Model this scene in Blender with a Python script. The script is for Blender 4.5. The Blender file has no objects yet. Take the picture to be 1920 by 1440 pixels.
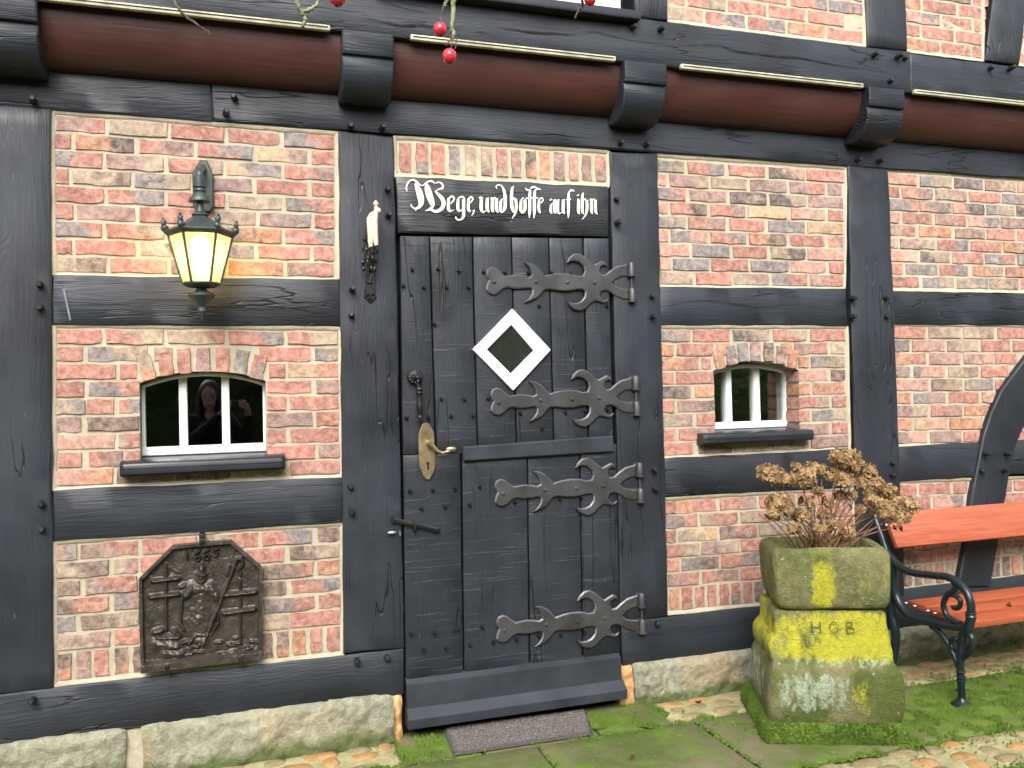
import bpy, bmesh, math, random
from mathutils import Vector, Matrix, noise
from mathutils.geometry import tessellate_polygon
PI = math.pi
R = math.radians
random.seed(7)
S = bpy.context.scene
COL = S.collection

# ------------------------------------------------------------------ camera
FPX = 1600.0                       # focal length in pixels of the 1920 px wide photograph
YAW, PITCH, ROLL = R(17.99), R(0.83), R(-1.40)
EYE = Vector((0.0, -3.9, 1.541))
_f = Vector((math.sin(YAW)*math.cos(PITCH), math.cos(YAW)*math.cos(PITCH), math.sin(PITCH)))
_r0 = Vector((math.cos(YAW), -math.sin(YAW), 0))
_u0 = _r0.cross(_f)
_r = _r0*math.cos(ROLL) + _u0*math.sin(ROLL)
_u = -_r0*math.sin(ROLL) + _u0*math.cos(ROLL)
cd = bpy.data.cameras.new('camera'); cam = bpy.data.objects.new('camera', cd); COL.objects.link(cam)
cd.sensor_width = 36.0; cd.sensor_fit = 'HORIZONTAL'; cd.lens = FPX/1920*36; cd.clip_start = 0.02; cd.clip_end = 500
m4 = Matrix((( _r.x, _u.x, -_f.x, EYE.x), (_r.y, _u.y, -_f.y, EYE.y), (_r.z, _u.z, -_f.z, EYE.z), (0, 0, 0, 1)))
cam.matrix_world = m4
S.camera = cam

# ------------------------------------------------------------------ overcast daylight
SUN_EL, SUN_AZ = R(40), R(200)     # azimuth from +Y, clockwise: high, behind the photographer and to the left
w = bpy.data.worlds.new('World'); S.world = w; w.use_nodes = True
nt = w.node_tree; nt.nodes.clear()
sky = nt.nodes.new('ShaderNodeTexSky'); sky.sky_type = 'NISHITA'; sky.sun_disc = False
sky.sun_elevation = SUN_EL; sky.sun_rotation = SUN_AZ; sky.dust_density = 4.0; sky.air_density = 1.0; sky.ozone_density = 1.0
hsv = nt.nodes.new('ShaderNodeHueSaturation'); hsv.inputs['Saturation'].default_value = 0.34
bg = nt.nodes.new('ShaderNodeBackground'); bg.inputs['Strength'].default_value = 0.15
wo = nt.nodes.new('ShaderNodeOutputWorld')
nt.links.new(sky.outputs[0], hsv.inputs['Color']); nt.links.new(hsv.outputs[0], bg.inputs['Color']); nt.links.new(bg.outputs[0], wo.inputs[0])
sl = bpy.data.lights.new('sun', 'SUN'); sl.energy = 0.9; sl.angle = R(35); sl.color = (1.0, 0.97, 0.93)
sun = bpy.data.objects.new('sun', sl); COL.objects.link(sun)
sd = Vector((math.sin(SUN_AZ)*math.cos(SUN_EL), math.cos(SUN_AZ)*math.cos(SUN_EL), math.sin(SUN_EL)))
sun.rotation_euler = (-sd).to_track_quat('-Z', 'Y').to_euler()
S.view_settings.view_transform = 'Standard'; S.view_settings.look = 'None'
S.view_settings.gamma = 1.0; S.view_settings.use_curve_mapping = False
S.view_settings.exposure = 1.42
S.render.engine = 'CYCLES'

# ------------------------------------------------------------------ measuring: photograph pixel -> point of the place
def ray(x, y): return _f + _r*((x-960)/FPX) - _u*((y-720)/FPX)
def onY(x, y, Y=0.0):
    d = ray(x, y); return EYE + d*((Y-EYE.y)/d.y)
def onX(x, y, X):
    d = ray(x, y); return EYE + d*((X-EYE.x)/d.x)
def onZ(x, y, Z=0.0):
    d = ray(x, y); return EYE + d*((Z-EYE.z)/d.z)
def W(x, y, Y=0.0):
    p = onY(x, y, Y); return (p.x, p.z)
def nz(x, y=0.0, z=0.0): return noise.noise(Vector((x, y, z)))

# ------------------------------------------------------------------ mesh building
class MB:
    def __init__(s): s.v = []; s.f = []
    def add(s, V, F):
        o = len(s.v); s.v += [tuple(p) for p in V]; s.f += [tuple(i+o for i in q) for q in F]; return s
    def box(s, x0, x1, y0, y1, z0, z1, c=0.0):
        if c <= 0:
            V = [(x, y, z) for x in (x0, x1) for y in (y0, y1) for z in (z0, z1)]
            return s.add(V, [(0,1,3,2),(4,6,7,5),(0,4,5,1),(2,3,7,6),(0,2,6,4),(1,5,7,3)])
        bm = bmesh.new(); bmesh.ops.create_cube(bm, size=1)
        for v in bm.verts: v.co = (x0+(v.co.x+.5)*(x1-x0), y0+(v.co.y+.5)*(y1-y0), z0+(v.co.z+.5)*(z1-z0))
        bmesh.ops.bevel(bm, geom=bm.edges[:], offset=c, segments=2, profile=.5, affect='EDGES')
        bm.verts.index_update()
        s.add([v.co[:] for v in bm.verts], [[v.index for v in f.verts] for f in bm.faces]); bm.free(); return s
    def prism(s, poly, y0, y1, bev=0.0):
        # poly: (x,z) points; front face at y0 (towards the viewer), back at y1
        a = sum(poly[i][0]*poly[(i+1) % len(poly)][1]-poly[(i+1) % len(poly)][0]*poly[i][1] for i in range(len(poly)))
        if a < 0: poly = poly[::-1]
        n = len(poly); P = [Vector(p) for p in poly]
        inn = []
        for i in range(n):
            e1 = (P[i]-P[i-1]); e2 = (P[(i+1) % n]-P[i])
            n1 = Vector((-e1.y, e1.x)).normalized(); n2 = Vector((-e2.y, e2.x)).normalized()
            m = (n1+n2); m = m.normalized() if m.length > 1e-6 else n1
            inn.append(P[i]+m*min(bev/max(.45, m.dot(n1)), bev*1.6))
        if bev > 0:
            V = [(p.x, y0, p.y) for p in inn]+[(p.x, y0+bev, p.y) for p in P]+[(p.x, y1, p.y) for p in P]
            F = [tuple(range(n))]+[(i, i+n, (i+1) % n+n, (i+1) % n) for i in range(n)]+[(i+n, i+2*n, (i+1) % n+2*n, (i+1) % n+n) for i in range(n)]+[tuple(range(3*n-1, 2*n-1, -1))]
        else:
            V = [(p.x, y0, p.y) for p in P]+[(p.x, y1, p.y) for p in P]
            F = [tuple(range(n))]+[(i, i+n, (i+1) % n+n, (i+1) % n) for i in range(n)]+[tuple(range(2*n-1, n-1, -1))]
        return s.add(V, F)
    def tube(s, pts, rad, seg=8, flat=1.0):
        P = [Vector(p) for p in pts]; n = len(P)
        if not hasattr(rad, '__len__'): rad = [rad]*n
        T = [(P[min(i+1, n-1)]-P[max(i-1, 0)]).normalized() for i in range(n)]
        a = Vector((0, 0, 1)) if abs(T[0].z) < .9 else Vector((1, 0, 0))
        U = (a-T[0]*a.dot(T[0])).normalized(); V = []
        for i in range(n):
            U = (U-T[i]*U.dot(T[i])).normalized(); B = T[i].cross(U)
            for k in range(seg):
                t = 2*PI*k/seg; V.append(P[i]+U*(rad[i]*math.cos(t))+B*(rad[i]*flat*math.sin(t)))
        F = [(i*seg+k, i*seg+(k+1) % seg, (i+1)*seg+(k+1) % seg, (i+1)*seg+k) for i in range(n-1) for k in range(seg)]
        F += [tuple(range(seg-1, -1, -1)), tuple(range((n-1)*seg, n*seg))]
        return s.add(V, F)
    def lathe(s, prof, c, seg=16, axis='z', ph=0.0, sx=1.0, sy=1.0):
        V = []
        for r_, h in prof:
            for k in range(seg):
                t = 2*PI*k/seg+ph; a, b = r_*math.cos(t)*sx, r_*math.sin(t)*sy
                V.append((c[0]+a, c[1]+b, c[2]+h) if axis == 'z' else ((c[0]+a, c[1]-h, c[2]+b) if axis == 'y' else (c[0]+h, c[1]+a, c[2]+b)))
        n = len(prof)
        F = [(i*seg+k, i*seg+(k+1) % seg, (i+1)*seg+(k+1) % seg, (i+1)*seg+k) for i in range(n-1) for k in range(seg)]
        F += [tuple(range(seg-1, -1, -1)), tuple(range((n-1)*seg, n*seg))]
        return s.add(V, F)
    def ball(s, c, r_, sub=2, jit=0.0, sc=(1, 1, 1), fr=3.0):
        bm = bmesh.new(); bmesh.ops.create_icosphere(bm, subdivisions=sub, radius=1)
        o = random.random()*50
        for v in bm.verts:
            k = 1+jit*noise.noise(v.co*fr+Vector((o, o, o)))
            v.co = Vector((v.co.x*sc[0], v.co.y*sc[1], v.co.z*sc[2]))*r_*k+Vector(c)
        bm.verts.index_update(); s.add([v.co[:] for v in bm.verts], [[v.index for v in f.verts] for f in bm.faces]); bm.free(); return s
    def grid(s, fn, nu, nv, flip=False):
        V = [fn(i/nu, j/nv) for j in range(nv+1) for i in range(nu+1)]
        F = [(j*(nu+1)+i, j*(nu+1)+i+1, (j+1)*(nu+1)+i+1, (j+1)*(nu+1)+i) for j in range(nv) for i in range(nu)]
        if flip: F = [q[::-1] for q in F]
        return s.add(V, F)
    def mesh(s, name, m, smooth=None):
        me = bpy.data.meshes.new(name); me.from_pydata(s.v, [], s.f); me.validate()
        bm = bmesh.new(); bm.from_mesh(me); bmesh.ops.recalc_face_normals(bm, faces=bm.faces); bm.to_mesh(me); bm.free()
        if m: me.materials.append(m)
        if smooth is not None:
            me.polygons.foreach_set('use_smooth', [True]*len(me.polygons)); me.set_sharp_from_angle(angle=R(smooth))
        me.update(); return me
    def build(s, name, m, parent=None, smooth=None, kind=None):
        o = bpy.data.objects.new(name, s.mesh(name, m, smooth)); COL.objects.link(o)
        if parent: o.parent = parent
        if kind: o['kind'] = kind
        return o
def link(name, me, parent=None):
    o = bpy.data.objects.new(name, me); COL.objects.link(o)
    if parent: o.parent = parent
    return o
def tag(o, label, cat, group=None):
    o['label'] = label; o['category'] = cat
    if group: o['group'] = group
    return o
def empty(name, loc=(0, 0, 0)):
    o = bpy.data.objects.new(name, None); COL.objects.link(o); o.location = loc; o.empty_display_size = .1; return o
def thing(name, label, cat, group=None): return tag(empty(name), label, cat, group)
def structure(o): o['kind'] = 'structure'; return o

# ------------------------------------------------------------------ materials
class NT:
    def __init__(s, name):
        s.m = bpy.data.materials.new(name); s.m.use_nodes = True; s.t = s.m.node_tree; s.t.nodes.clear()
        s.out = s.t.nodes.new('ShaderNodeOutputMaterial')
    def n(s, typ, ins=None, **props):
        k = s.t.nodes.new('ShaderNode'+typ)
        for a, b in props.items(): setattr(k, a, b)
        for a, b in (ins or {}).items():
            if isinstance(b, bpy.types.NodeSocket): s.t.links.new(b, k.inputs[a])
            else: k.inputs[a].default_value = b
        return k
    def pos(s, scale=(1, 1, 1), rnd=True, rot=(0, 0, 0), src=None):
        p = src or s.n('NewGeometry').outputs['Position']
        if rnd:
            r_ = s.n('ObjectInfo').outputs['Random']
            k = s.n('VectorMath', {0: (31.0, 17.0, 23.0), 'Scale': r_}, operation='SCALE')
            p = s.n('VectorMath', {0: p, 1: k.outputs[0]}, operation='ADD').outputs[0]
        return s.n('Mapping', {'Vector': p, 'Scale': scale, 'Rotation': rot}).outputs[0]
    def noise(s, vec, scale=1.0, det=4.0, rough=.55, dist=0.0, col=False):
        return s.n('TexNoise', {'Vector': vec, 'Scale': scale, 'Detail': det, 'Roughness': rough, 'Distortion': dist}).outputs['Color' if col else 'Fac']
    def ramp(s, fac, stops, interp='LINEAR'):
        k = s.n('ValToRGB', {'Fac': fac}); cr = k.color_ramp; cr.interpolation = interp
        while len(cr.elements) < len(stops): cr.elements.new(.5)
        for e, (p, c) in zip(cr.elements, stops):
            e.position = p; e.color = (c, c, c, 1) if not hasattr(c, '__len__') else (*c, 1)
        return k.outputs[0]
    def mr(s, v, a, b, c=0.0, d=1.0):
        return s.n('MapRange', {'Value': v, 'From Min': a, 'From Max': b, 'To Min': c, 'To Max': d}).outputs[0]
    def math(s, op, a, b=0.0): return s.n('Math', {0: a, 1: b}, operation=op).outputs[0]
    def mix(s, f, a, b, mode='MIX'):
        k = s.n('Mix', data_type='RGBA', blend_type=mode)
        for i, x in ((0, f), (6, a), (7, b)):
            if isinstance(x, bpy.types.NodeSocket): s.t.links.new(x, k.inputs[i])
            else: k.inputs[i].default_value = x if i == 0 else (*x, 1) if len(x) == 3 else x
        return k.outputs[2]
    def bump(s, h, strength=.5, dist=.005, nrm=None):
        k = s.n('Bump', {'Height': h, 'Strength': strength, 'Distance': dist})
        if nrm: s.t.links.new(nrm, k.inputs['Normal'])
        return k.outputs[0]
    def bsdf(s, **kw):
        ins = {}
        for a, b in kw.items():
            nm = {'col': 'Base Color', 'rough': 'Roughness', 'metal': 'Metallic', 'nrm': 'Normal', 'spec': 'Specular IOR Level', 'coat': 'Coat Weight', 'crough': 'Coat Roughness', 'sheen': 'Sheen Weight', 'sss': 'Subsurface Weight'}[a]
            if a == 'col' and not isinstance(b, bpy.types.NodeSocket): b = (*b, 1)
            ins[nm] = b
        k = s.n('BsdfPrincipled', ins); s.t.links.new(k.outputs[0], s.out.inputs[0]); return k
MAT = {}
def simple(name, col, rough=.6, metal=0.0, var=.25, nscale=12.0, bumps=(40.0, .3, .003), spec=.5, coat=0.0):
    t = NT(name); p = t.pos()
    v = t.noise(p, nscale, 5)
    c = t.mix(t.mr(v, .3, .7), tuple(x*(1-var) for x in col), tuple(min(1, x*(1+var)) for x in col))
    nn = t.bump(t.noise(p, bumps[0], 6, .6), bumps[1], bumps[2])
    t.bsdf(col=c, rough=rough, metal=metal, nrm=nn, spec=spec, coat=coat); MAT[name] = t.m; return t.m
def timber(name, grain, base=(.0165, .0195, .026), rough=(.40, .64)):
    # grain: 'x' runs along the beam, 'z' runs up the post, 'd' door boards with saw marks
    t = NT(name)
    src = t.pos()
    sc = {'x': (1.6, 4, 22), 'z': (22, 4, 1.6), 'd': (26, 4, 1.2)}[grain]
    g = t.n('Mapping', {'Vector': src, 'Scale': sc}).outputs[0]
    fine = t.noise(g, 3.2, 7, .65, .6)
    rings = t.noise(g, .55, 2, .5, 1.2)
    ringw = t.math('SINE', t.math('MULTIPLY', rings, 85.0))
    cs = {'x': (.9, 3, 9), 'z': (9, 3, .9), 'd': (7, 3, .5)}[grain]
    cr = t.noise(t.n('Mapping', {'Vector': src, 'Scale': cs}).outputs[0], 1.0, 3, .55, .25)
    crack = t.mr(t.math('ABSOLUTE', t.math('SUBTRACT', cr, .5)), .0, .010, 1.0, 0.0)
    gate = t.mr(t.noise(src, 1.3, 2), .48, .56)
    crack = t.math('MULTIPLY', crack, gate)
    big = t.noise(src, 2.2, 4)
    h = t.math('ADD', t.math('MULTIPLY', fine, .8), t.math('MULTIPLY', ringw, .07))
    h = t.math('SUBTRACT', h, t.math('MULTIPLY', crack, 1.5))
    if grain == 'd':
        saw = t.noise(t.n('Mapping', {'Vector': src, 'Scale': (2.0, 3, 60), 'Rotation': (0, .12, 0)}).outputs[0], 1.4, 3, .6, .5)
        sawline = t.mr(saw, .60, .68)
        h = t.math('ADD', h, t.math('MULTIPLY', sawline, .55))
    else:
        sawline = t.mr(t.noise(t.n('Mapping', {'Vector': src, 'Scale': sc}).outputs[0], 2.1, 5, .7, .8), .66, .74)
    dark = tuple(x*.50 for x in base); lite = tuple(x*1.45 for x in base)
    c = t.mix(t.mr(big, .3, .7), dark, lite)
    fade = t.noise(t.n('Mapping', {'Vector': src, 'Scale': {'x': (1, 2, 3), 'z': (3, 2, 1), 'd': (3, 2, 1)}[grain]}).outputs[0], 1.6, 8, .68, .6)
    c = t.mix(t.mr(fade, .52, .74, 0, .45), c, tuple(x*2.1 for x in base))
    c = t.mix(t.mr(t.noise(src, 26.0, 6, .75), .60, .72, 0, .7), c, tuple(x*.3 for x in base))
    c = t.mix(t.math('MULTIPLY', sawline, .38 if grain == 'd' else .22), c, (.05, .056, .065))
    c = t.mix(crack, c, (.003, .003, .003))
    sc2 = t.mr(t.noise(t.n('Mapping', {'Vector': src, 'Scale': sc}).outputs[0], 7.0, 3, .6), .735, .76)
    c = t.mix(t.math('MULTIPLY', sc2, .6), c, (.22, .23, .24))
    ro = t.mr(t.noise(src, 5.0, 5, .6), .3, .7, rough[0], rough[1])
    nn = t.bump(h, .8, .0034)
    t.bsdf(col=c, rough=ro, nrm=nn, spec=.42); MAT[name] = t.m
timber('timber_along', 'x'); timber('timber_up', 'z'); timber('door_wood', 'd', (.016, .019, .0245), (.40, .62))
timber('board_wood', 'x', (.02, .022, .024), (.22, .5))
def brick_mat():
    t = NT('brick')
    oi = t.n('ObjectInfo'); c1 = oi.outputs['Color']
    c2 = t.n('Attribute', attribute_type='OBJECT', attribute_name='tone').outputs['Color']
    loc = t.n('TexCoord').outputs['Object']
    sx = t.n('SeparateXYZ', {0: loc}).outputs
    p = t.pos()
    n1 = t.noise(p, 11.0, 4, .6, .4); n2 = t.noise(p, 34.0, 6, .65, .3); n3 = t.noise(p, 130.0, 4, .7)
    f = t.math('ADD', t.math('ADD', sx[0], t.math('MULTIPLY', sx[2], .22)), t.math('MULTIPLY', t.math('SUBTRACT', n1, .5), 2.0))
    c = t.mix(t.mr(f, -.12, .16), c1, c2)
    c = t.mix(t.mr(n2, .36, .66), t.mix(.42, c, (.05, .036, .034)), t.mix(.30, c, (.64, .48, .40)))
    smear = t.math('MULTIPLY', t.mr(t.noise(t.pos((1, 1, 2.5)), 15.0, 6, .68, .8), .56, .70), .62)
    c = t.mix(smear, c, (.52, .42, .32))
    burn = t.math('MULTIPLY', t.mr(t.noise(t.pos((1, 1, 2)), 11.0, 8, .76, .5), .59, .66), .65)
    c = t.mix(burn, c, (.07, .05, .055))
    c = t.mix(t.mr(n3, .64, .72, 0, .8), c, (.035, .025, .025))
    h = t.math('ADD', t.math('MULTIPLY', n2, 1.0), t.math('MULTIPLY', n3, .35))
    t.bsdf(col=c, rough=.86, nrm=t.bump(h, .8, .006), spec=.3); MAT['brick'] = t.m
brick_mat()
def mortar_mat():
    t = NT('mortar'); p = t.pos()
    a = t.noise(p, 6.0, 5, .6); b = t.noise(p, 160.0, 5, .7); d = t.noise(p, 28.0, 5)
    c = t.mix(t.mr(a, .3, .7), (.36, .315, .23), (.49, .435, .33))
    c = t.mix(t.mr(d, .55, .75, 0, .5), c, (.58, .53, .42))
    t.bsdf(col=c, rough=.92, nrm=t.bump(t.math('ADD', b, t.math('MULTIPLY', d, 1.5)), .7, .004), spec=.2); MAT['mortar'] = t.m
mortar_mat()
simple('iron', (.062, .062, .065), .44, .4, .35, 9, (90, .35, .002))
simple('highlight_chalk_grey', (.17, .17, .18), .42, .75, .3, 30, (120, .5, .002))  # bare steel tone that also paints the sky highlight on hinge bevels
simple('black_iron', (.012, .012, .013), .42, .2, .4, 20, (120, .4, .002))
simple('peg_wood', (.012, .013, .015), .5, 0, .4, 30, (150, .5, .003))
simple('white_paint', (.78, .79, .78), .35, 0, .03, 8, (60, .08, .002))
t = NT('cove_red'); p = t.pos(); g1 = t.noise(t.n('Mapping', {'Vector': p, 'Scale': (1.2, 30, 30)}).outputs[0], 2.0, 7, .65, .5); g2 = t.noise(p, 2.6, 7, .7)
c = t.mix(t.mr(g2, .32, .68), (.034, .011, .009), (.070, .022, .018)); c = t.mix(t.mr(g1, .35, .70, 0, .6), c, (.085, .030, .023)); c = t.mix(t.mr(t.noise(p, 60.0, 4, .7), .68, .74, 0, .5), c, (.16, .08, .06))
t.bsdf(col=c, rough=t.mr(g2, .3, .7, .36, .55), nrm=t.bump(g1, .5, .003), spec=.45); MAT['cove_red'] = t.m
simple('cream_strip', (.40, .38, .27), .7, 0, .3, 14, (90, .5, .003))
simple('sill_black', (.018, .02, .024), .30, 0, .3, 10, (60, .15, .002))
simple('weather_board', (.03, .034, .042), .40, 0, .35, 6, (50, .2, .002))
simple('brass', (.34, .26, .15), .42, .8, .4, 26, (80, .4, .002))
simple('brass_bright', (.60, .50, .30), .28, .9, .12, 26, (80, .1, .001))
simple('lantern_green', (.045, .062, .058), .42, .3, .3, 20, (90, .3, .002))
simple('bench_iron', (.011, .02, .023), .28, .1, .3, 12, (140, .2, .001))
simple('letter_paint', (.72, .70, .60), .6, 0, .12, 60, (120, .3, .001))
simple('steel', (.6, .6, .58), .3, .9, .1)
simple('stem', (.15, .075, .035), .8, 0, .5, 40, (200, .5, .002))
simple('apple', (.62, .025, .045), .22, 0, .35, 30, (60, .05, .001), .5, .3)
simple('bark', (.11, .085, .06), .9, 0, .5, 40, (90, .9, .006))
simple('lichen_bark', (.22, .24, .14), .9, 0, .5, 60, (120, .9, .004))
simple('black_void', (.004, .004, .004), .9)
simple('curtain', (.42, .47, .46), .8, 0, .15, 10, (60, .2, .003))
simple('rust_white', (.62, .52, .38), .75, 0, .25, 40, (80, .5, .003))
simple('soil', (.03, .025, .018), .95, 0, .5, 50, (120, .9, .01))
simple('skin', (.42, .26, .20), .5, 0, .08)
simple('dark_cloth', (.012, .010, .012), .9, 0, .3)
simple('hair', (.035, .018, .012), .5, 0, .4)
simple('phone', (.02, .02, .022), .2)
simple('pane_dark', (.045, .042, .036), .8)
simple('floor_dark', (.16, .14, .12), .8)
def bench_wood():
    t = NT('bench_wood'); p = t.pos()
    g = t.n('Mapping', {'Vector': p, 'Scale': (2, 30, 30)}).outputs[0]
    a = t.noise(g, 2.0, 6, .6, .6)
    c = t.mix(t.mr(a, .3, .72), (.29, .062, .025), (.43, .115, .05))
    c = t.mix(t.mr(t.noise(t.n('Mapping', {'Vector': p, 'Scale': (2, 9, 9)}).outputs[0], 2.2, 8, .72, .5), .52, .72, 0, .5), c, (.20, .05, .025))
    c = t.mix(t.mr(t.noise(t.n('Mapping', {'Vector': p, 'Scale': (3, 60, 60)}).outputs[0], 2.0, 5, .7), .58, .68, 0, .45), c, (.16, .035, .016))
    t.bsdf(col=c, rough=t.mr(a, .3, .7, .34, .52), nrm=t.bump(a, .4, .003), spec=.45); MAT['bench_wood'] = t.m
bench_wood()
def plaque_mat():
    t = NT('plaque_iron'); p = t.pos()
    a = t.noise(p, 14.0, 6, .65); b = t.noise(p, 60.0, 6, .7)
    c = t.mix(t.mr(a, .35, .65), (.022, .020, .017), (.065, .050, .038))
    c = t.mix(t.mr(b, .62, .74, 0, .5), c, (.15, .11, .08))
    t.bsdf(col=c, rough=t.mr(b, .3, .7, .34, .52), metal=.3, nrm=t.bump(b, .3, .003), spec=.7); MAT['plaque_iron'] = t.m
plaque_mat()
def stone_mat(name, c0, c1, green=.5, gcol=(.06, .085, .025), zlo=-.05, zhi=.12, warm=(.42, .24, .10), warmth=.0, bs=.010):
    t = NT(name); geo = t.n('NewGeometry'); p = t.pos()
    a = t.noise(p, 5.0, 6, .62); b = t.noise(p, 26.0, 7, .68); d = t.noise(p, 110.0, 4, .7)
    c = t.mix(t.mr(a, .32, .68), c0, c1)
    c = t.mix(t.mr(b, .42, .70, .0, .65), c, tuple(x*1.55 for x in c1))
    c = t.mix(t.mr(t.noise(p, 13.0, 7, .72), .54, .66, 0, .55), c, tuple(x*.45 for x in c0))
    c = t.mix(t.mr(d, .66, .76, 0, .6), c, tuple(x*.35 for x in c0))
    if warmth: c = t.mix(t.mr(t.noise(p, 3.2, 4), .50, .62, 0, warmth), c, warm)
    z = t.n('SeparateXYZ', {0: geo.outputs['Position']}).outputs[2]
    gm = t.math('ADD', t.mr(z, zlo, zhi, .35, -.25), t.noise(p, 7.0, 6, .65))
    c = t.mix(t.mr(gm, .50, .72, 0, green), c, gcol)
    t.bsdf(col=c, rough=.9, nrm=t.bump(t.math('ADD', b, t.math('MULTIPLY', d, .3)), .9, bs), spec=.25); MAT[name] = t.m
stone_mat('plinth', (.20, .20, .135), (.32, .32, .235), .85, (.085, .115, .03), .0, .12, (.44, .26, .11), .3, .022)
stone_mat('plinth_orange', (.42, .21, .08), (.58, .36, .18), .25)
stone_mat('cobble', (.17, .15, .075), (.28, .22, .12), .75, (.09, .115, .03), -.5, .06)
stone_mat('cobble_orange', (.29, .165, .06), (.40, .25, .11), .6, (.14, .13, .035), -.5, .06)
stone_mat('sand_joint', (.27, .25, .115), (.38, .35, .19), .7, (.13, .17, .04), -.2, .03, bs=.016)
def slab_mat():
    t = NT('slab'); p = t.pos(); q = t.pos(rnd=False)
    a = t.noise(q, 2.2, 6, .62); b = t.noise(p, 18.0, 7, .68); d = t.noise(p, 120.0, 4, .7)
    c = t.mix(t.mr(a, .35, .65), (.09, .095, .042), (.19, .165, .09))
    c = t.mix(t.mr(b, .35, .75, 0, .5), c, (.21, .195, .115))
    g = t.noise(q, 1.7, 8, .66, .3)
    c = t.mix(t.mr(g, .40, .60, 0, .85), c, (.072, .108, .020))
    c = t.mix(t.mr(t.noise(q, 3.1, 8, .72, .4), .52, .62, 0, .8), c, (.11, .19, .02))
    # thick moss round the bench foot, in frayed patches
    xy = t.n('SeparateXYZ', {0: t.n('NewGeometry').outputs['Position']}).outputs
    dd = t.math('ADD', t.math('POWER', t.math('DIVIDE', t.math('SUBTRACT', xy[0], 3.35), .75), 2.0), t.math('POWER', t.math('DIVIDE', t.math('SUBTRACT', xy[1], -.60), .36), 2.0))
    mm = t.math('SUBTRACT', t.noise(q, 5.0, 9, .74), t.math('MULTIPLY', t.math('MINIMUM', dd, 2.5), .11))
    c = t.mix(t.mr(mm, .36, .50, 0, .9), c, t.mix(t.noise(p, 60.0, 5), (.06, .11, .012), (.17, .25, .035)))
    c = t.mix(t.mr(d, .70, .76, 0, .8), c, (.02, .02, .012))
    sp = t.n('TexVoronoi', {'Vector': p, 'Scale': 26.0}).outputs['Distance']
    c = t.mix(t.math('MULTIPLY', t.mr(sp, .05, .10, 1, 0), t.mr(t.noise(p, 4.0), .55, .6)), c, (.36, .37, .28))
    t.bsdf(col=c, rough=t.mr(b, .3, .7, .55, .85), nrm=t.bump(t.math('ADD', b, t.math('MULTIPLY', d, .25)), .8, .008), spec=.35); MAT['slab'] = t.m
slab_mat()
def moss_mat():
    t = NT('moss'); p = t.pos(rnd=False)
    a = t.noise(p, 4.0, 6, .65); b = t.noise(p, 90.0, 5, .75)
    c = t.mix(t.mr(a, .35, .65), (.06, .105, .016), (.145, .23, .03))
    c = t.mix(t.mr(b, .35, .7, 0, .6), c, (.20, .30, .06))
    t.bsdf(col=c, rough=.95, nrm=t.bump(b, 1.0, .012), spec=.15); MAT['moss'] = t.m
moss_mat()
def ground_mat():
    t = NT('ground'); p = t.pos(rnd=False)
    a = t.noise(p, 1.4, 8, .62); b = t.noise(p, 60.0, 6, .72)
    c = t.mix(t.mr(a, .38, .62), (.05, .085, .016), (.10, .10, .06))
    c = t.mix(t.mr(b, .35, .7, 0, .6), c, (.10, .14, .035))
    t.bsdf(col=c, rough=.95, nrm=t.bump(b, 1.0, .012), spec=.15); MAT['ground'] = t.m
ground_mat()
def lichen_stone(name, yellow, white):
    # sandstone with green algae; yellow and pale lichen patches with outlines of their own
    t = NT(name); geo = t.n('NewGeometry'); p = t.pos(rnd=False)
    z = t.n('SeparateXYZ', {0: geo.outputs['Position']}).outputs[2]
    a = t.noise(p, 4.5, 6, .62); b = t.noise(p, 30.0, 7, .68); d = t.noise(p, 120.0, 4, .7)
    c = t.mix(t.mr(a, .35, .66), (.13, .135, .05), (.25, .23, .12))
    c = t.mix(t.mr(b, .4, .72, 0, .6), c, (.34, .33, .16))
    c = t.mix(t.mr(t.noise(t.pos((1, 1, .5), rnd=False), 8.0, 9, .75), .55, .66, 0, .55), c, (.36, .36, .07))
    c = t.mix(t.mr(t.noise(t.pos((1, 1, .6), rnd=False), 3.4, 7, .66), .46, .58, 0, .8), c, (.085, .12, .022))
    for (z0, z1, f0, f1, colr, sc, th) in yellow+white:
        # an uneven spot: distance from its middle, frayed by coarse and fine noise
        xs = t.n('SeparateXYZ', {0: geo.outputs['Position']}).outputs[0]
        dz = t.math('DIVIDE', t.math('SUBTRACT', z, (z0+z1)/2), (z1-z0)/2); dx = t.math('DIVIDE', t.math('SUBTRACT', xs, (f0+f1)/2), (f1-f0)/2)
        d2 = t.math('ADD', t.math('POWER', t.math('ABSOLUTE', dz), 4.0), t.math('POWER', t.math('ABSOLUTE', dx), 4.0))
        n_ = t.noise(t.pos((1, 1, .5), rnd=False), sc*1.6, 10, .78)
        mk = t.math('SUBTRACT', n_, t.math('MULTIPLY', t.math('MINIMUM', d2, 3.0), .14))
        c = t.mix(t.mr(mk, th, th+.10, 0, .9), c, t.mix(t.noise(p, 40.0, 4), tuple(v*.6 for v in colr), tuple(min(.8, v*1.25) for v in colr)))
    c = t.mix(t.mr(d, .70, .77, 0, .7), c, (.025, .025, .012))
    dots = t.n('TexVoronoi', {'Vector': p, 'Scale': 34.0}).outputs['Distance']
    c = t.mix(t.math('MULTIPLY', t.mr(dots, .12, .2, 1, 0), t.mr(t.noise(p, 6.0), .56, .62)), c, (.42, .46, .36))
    t.bsdf(col=c, rough=.93, nrm=t.bump(t.math('ADD', b, t.math('MULTIPLY', d, .3)), 1.0, .022), spec=.2); MAT[name] = t.m
YEL = (.54, .51, .045); PAL = (.44, .52, .38)
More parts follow.
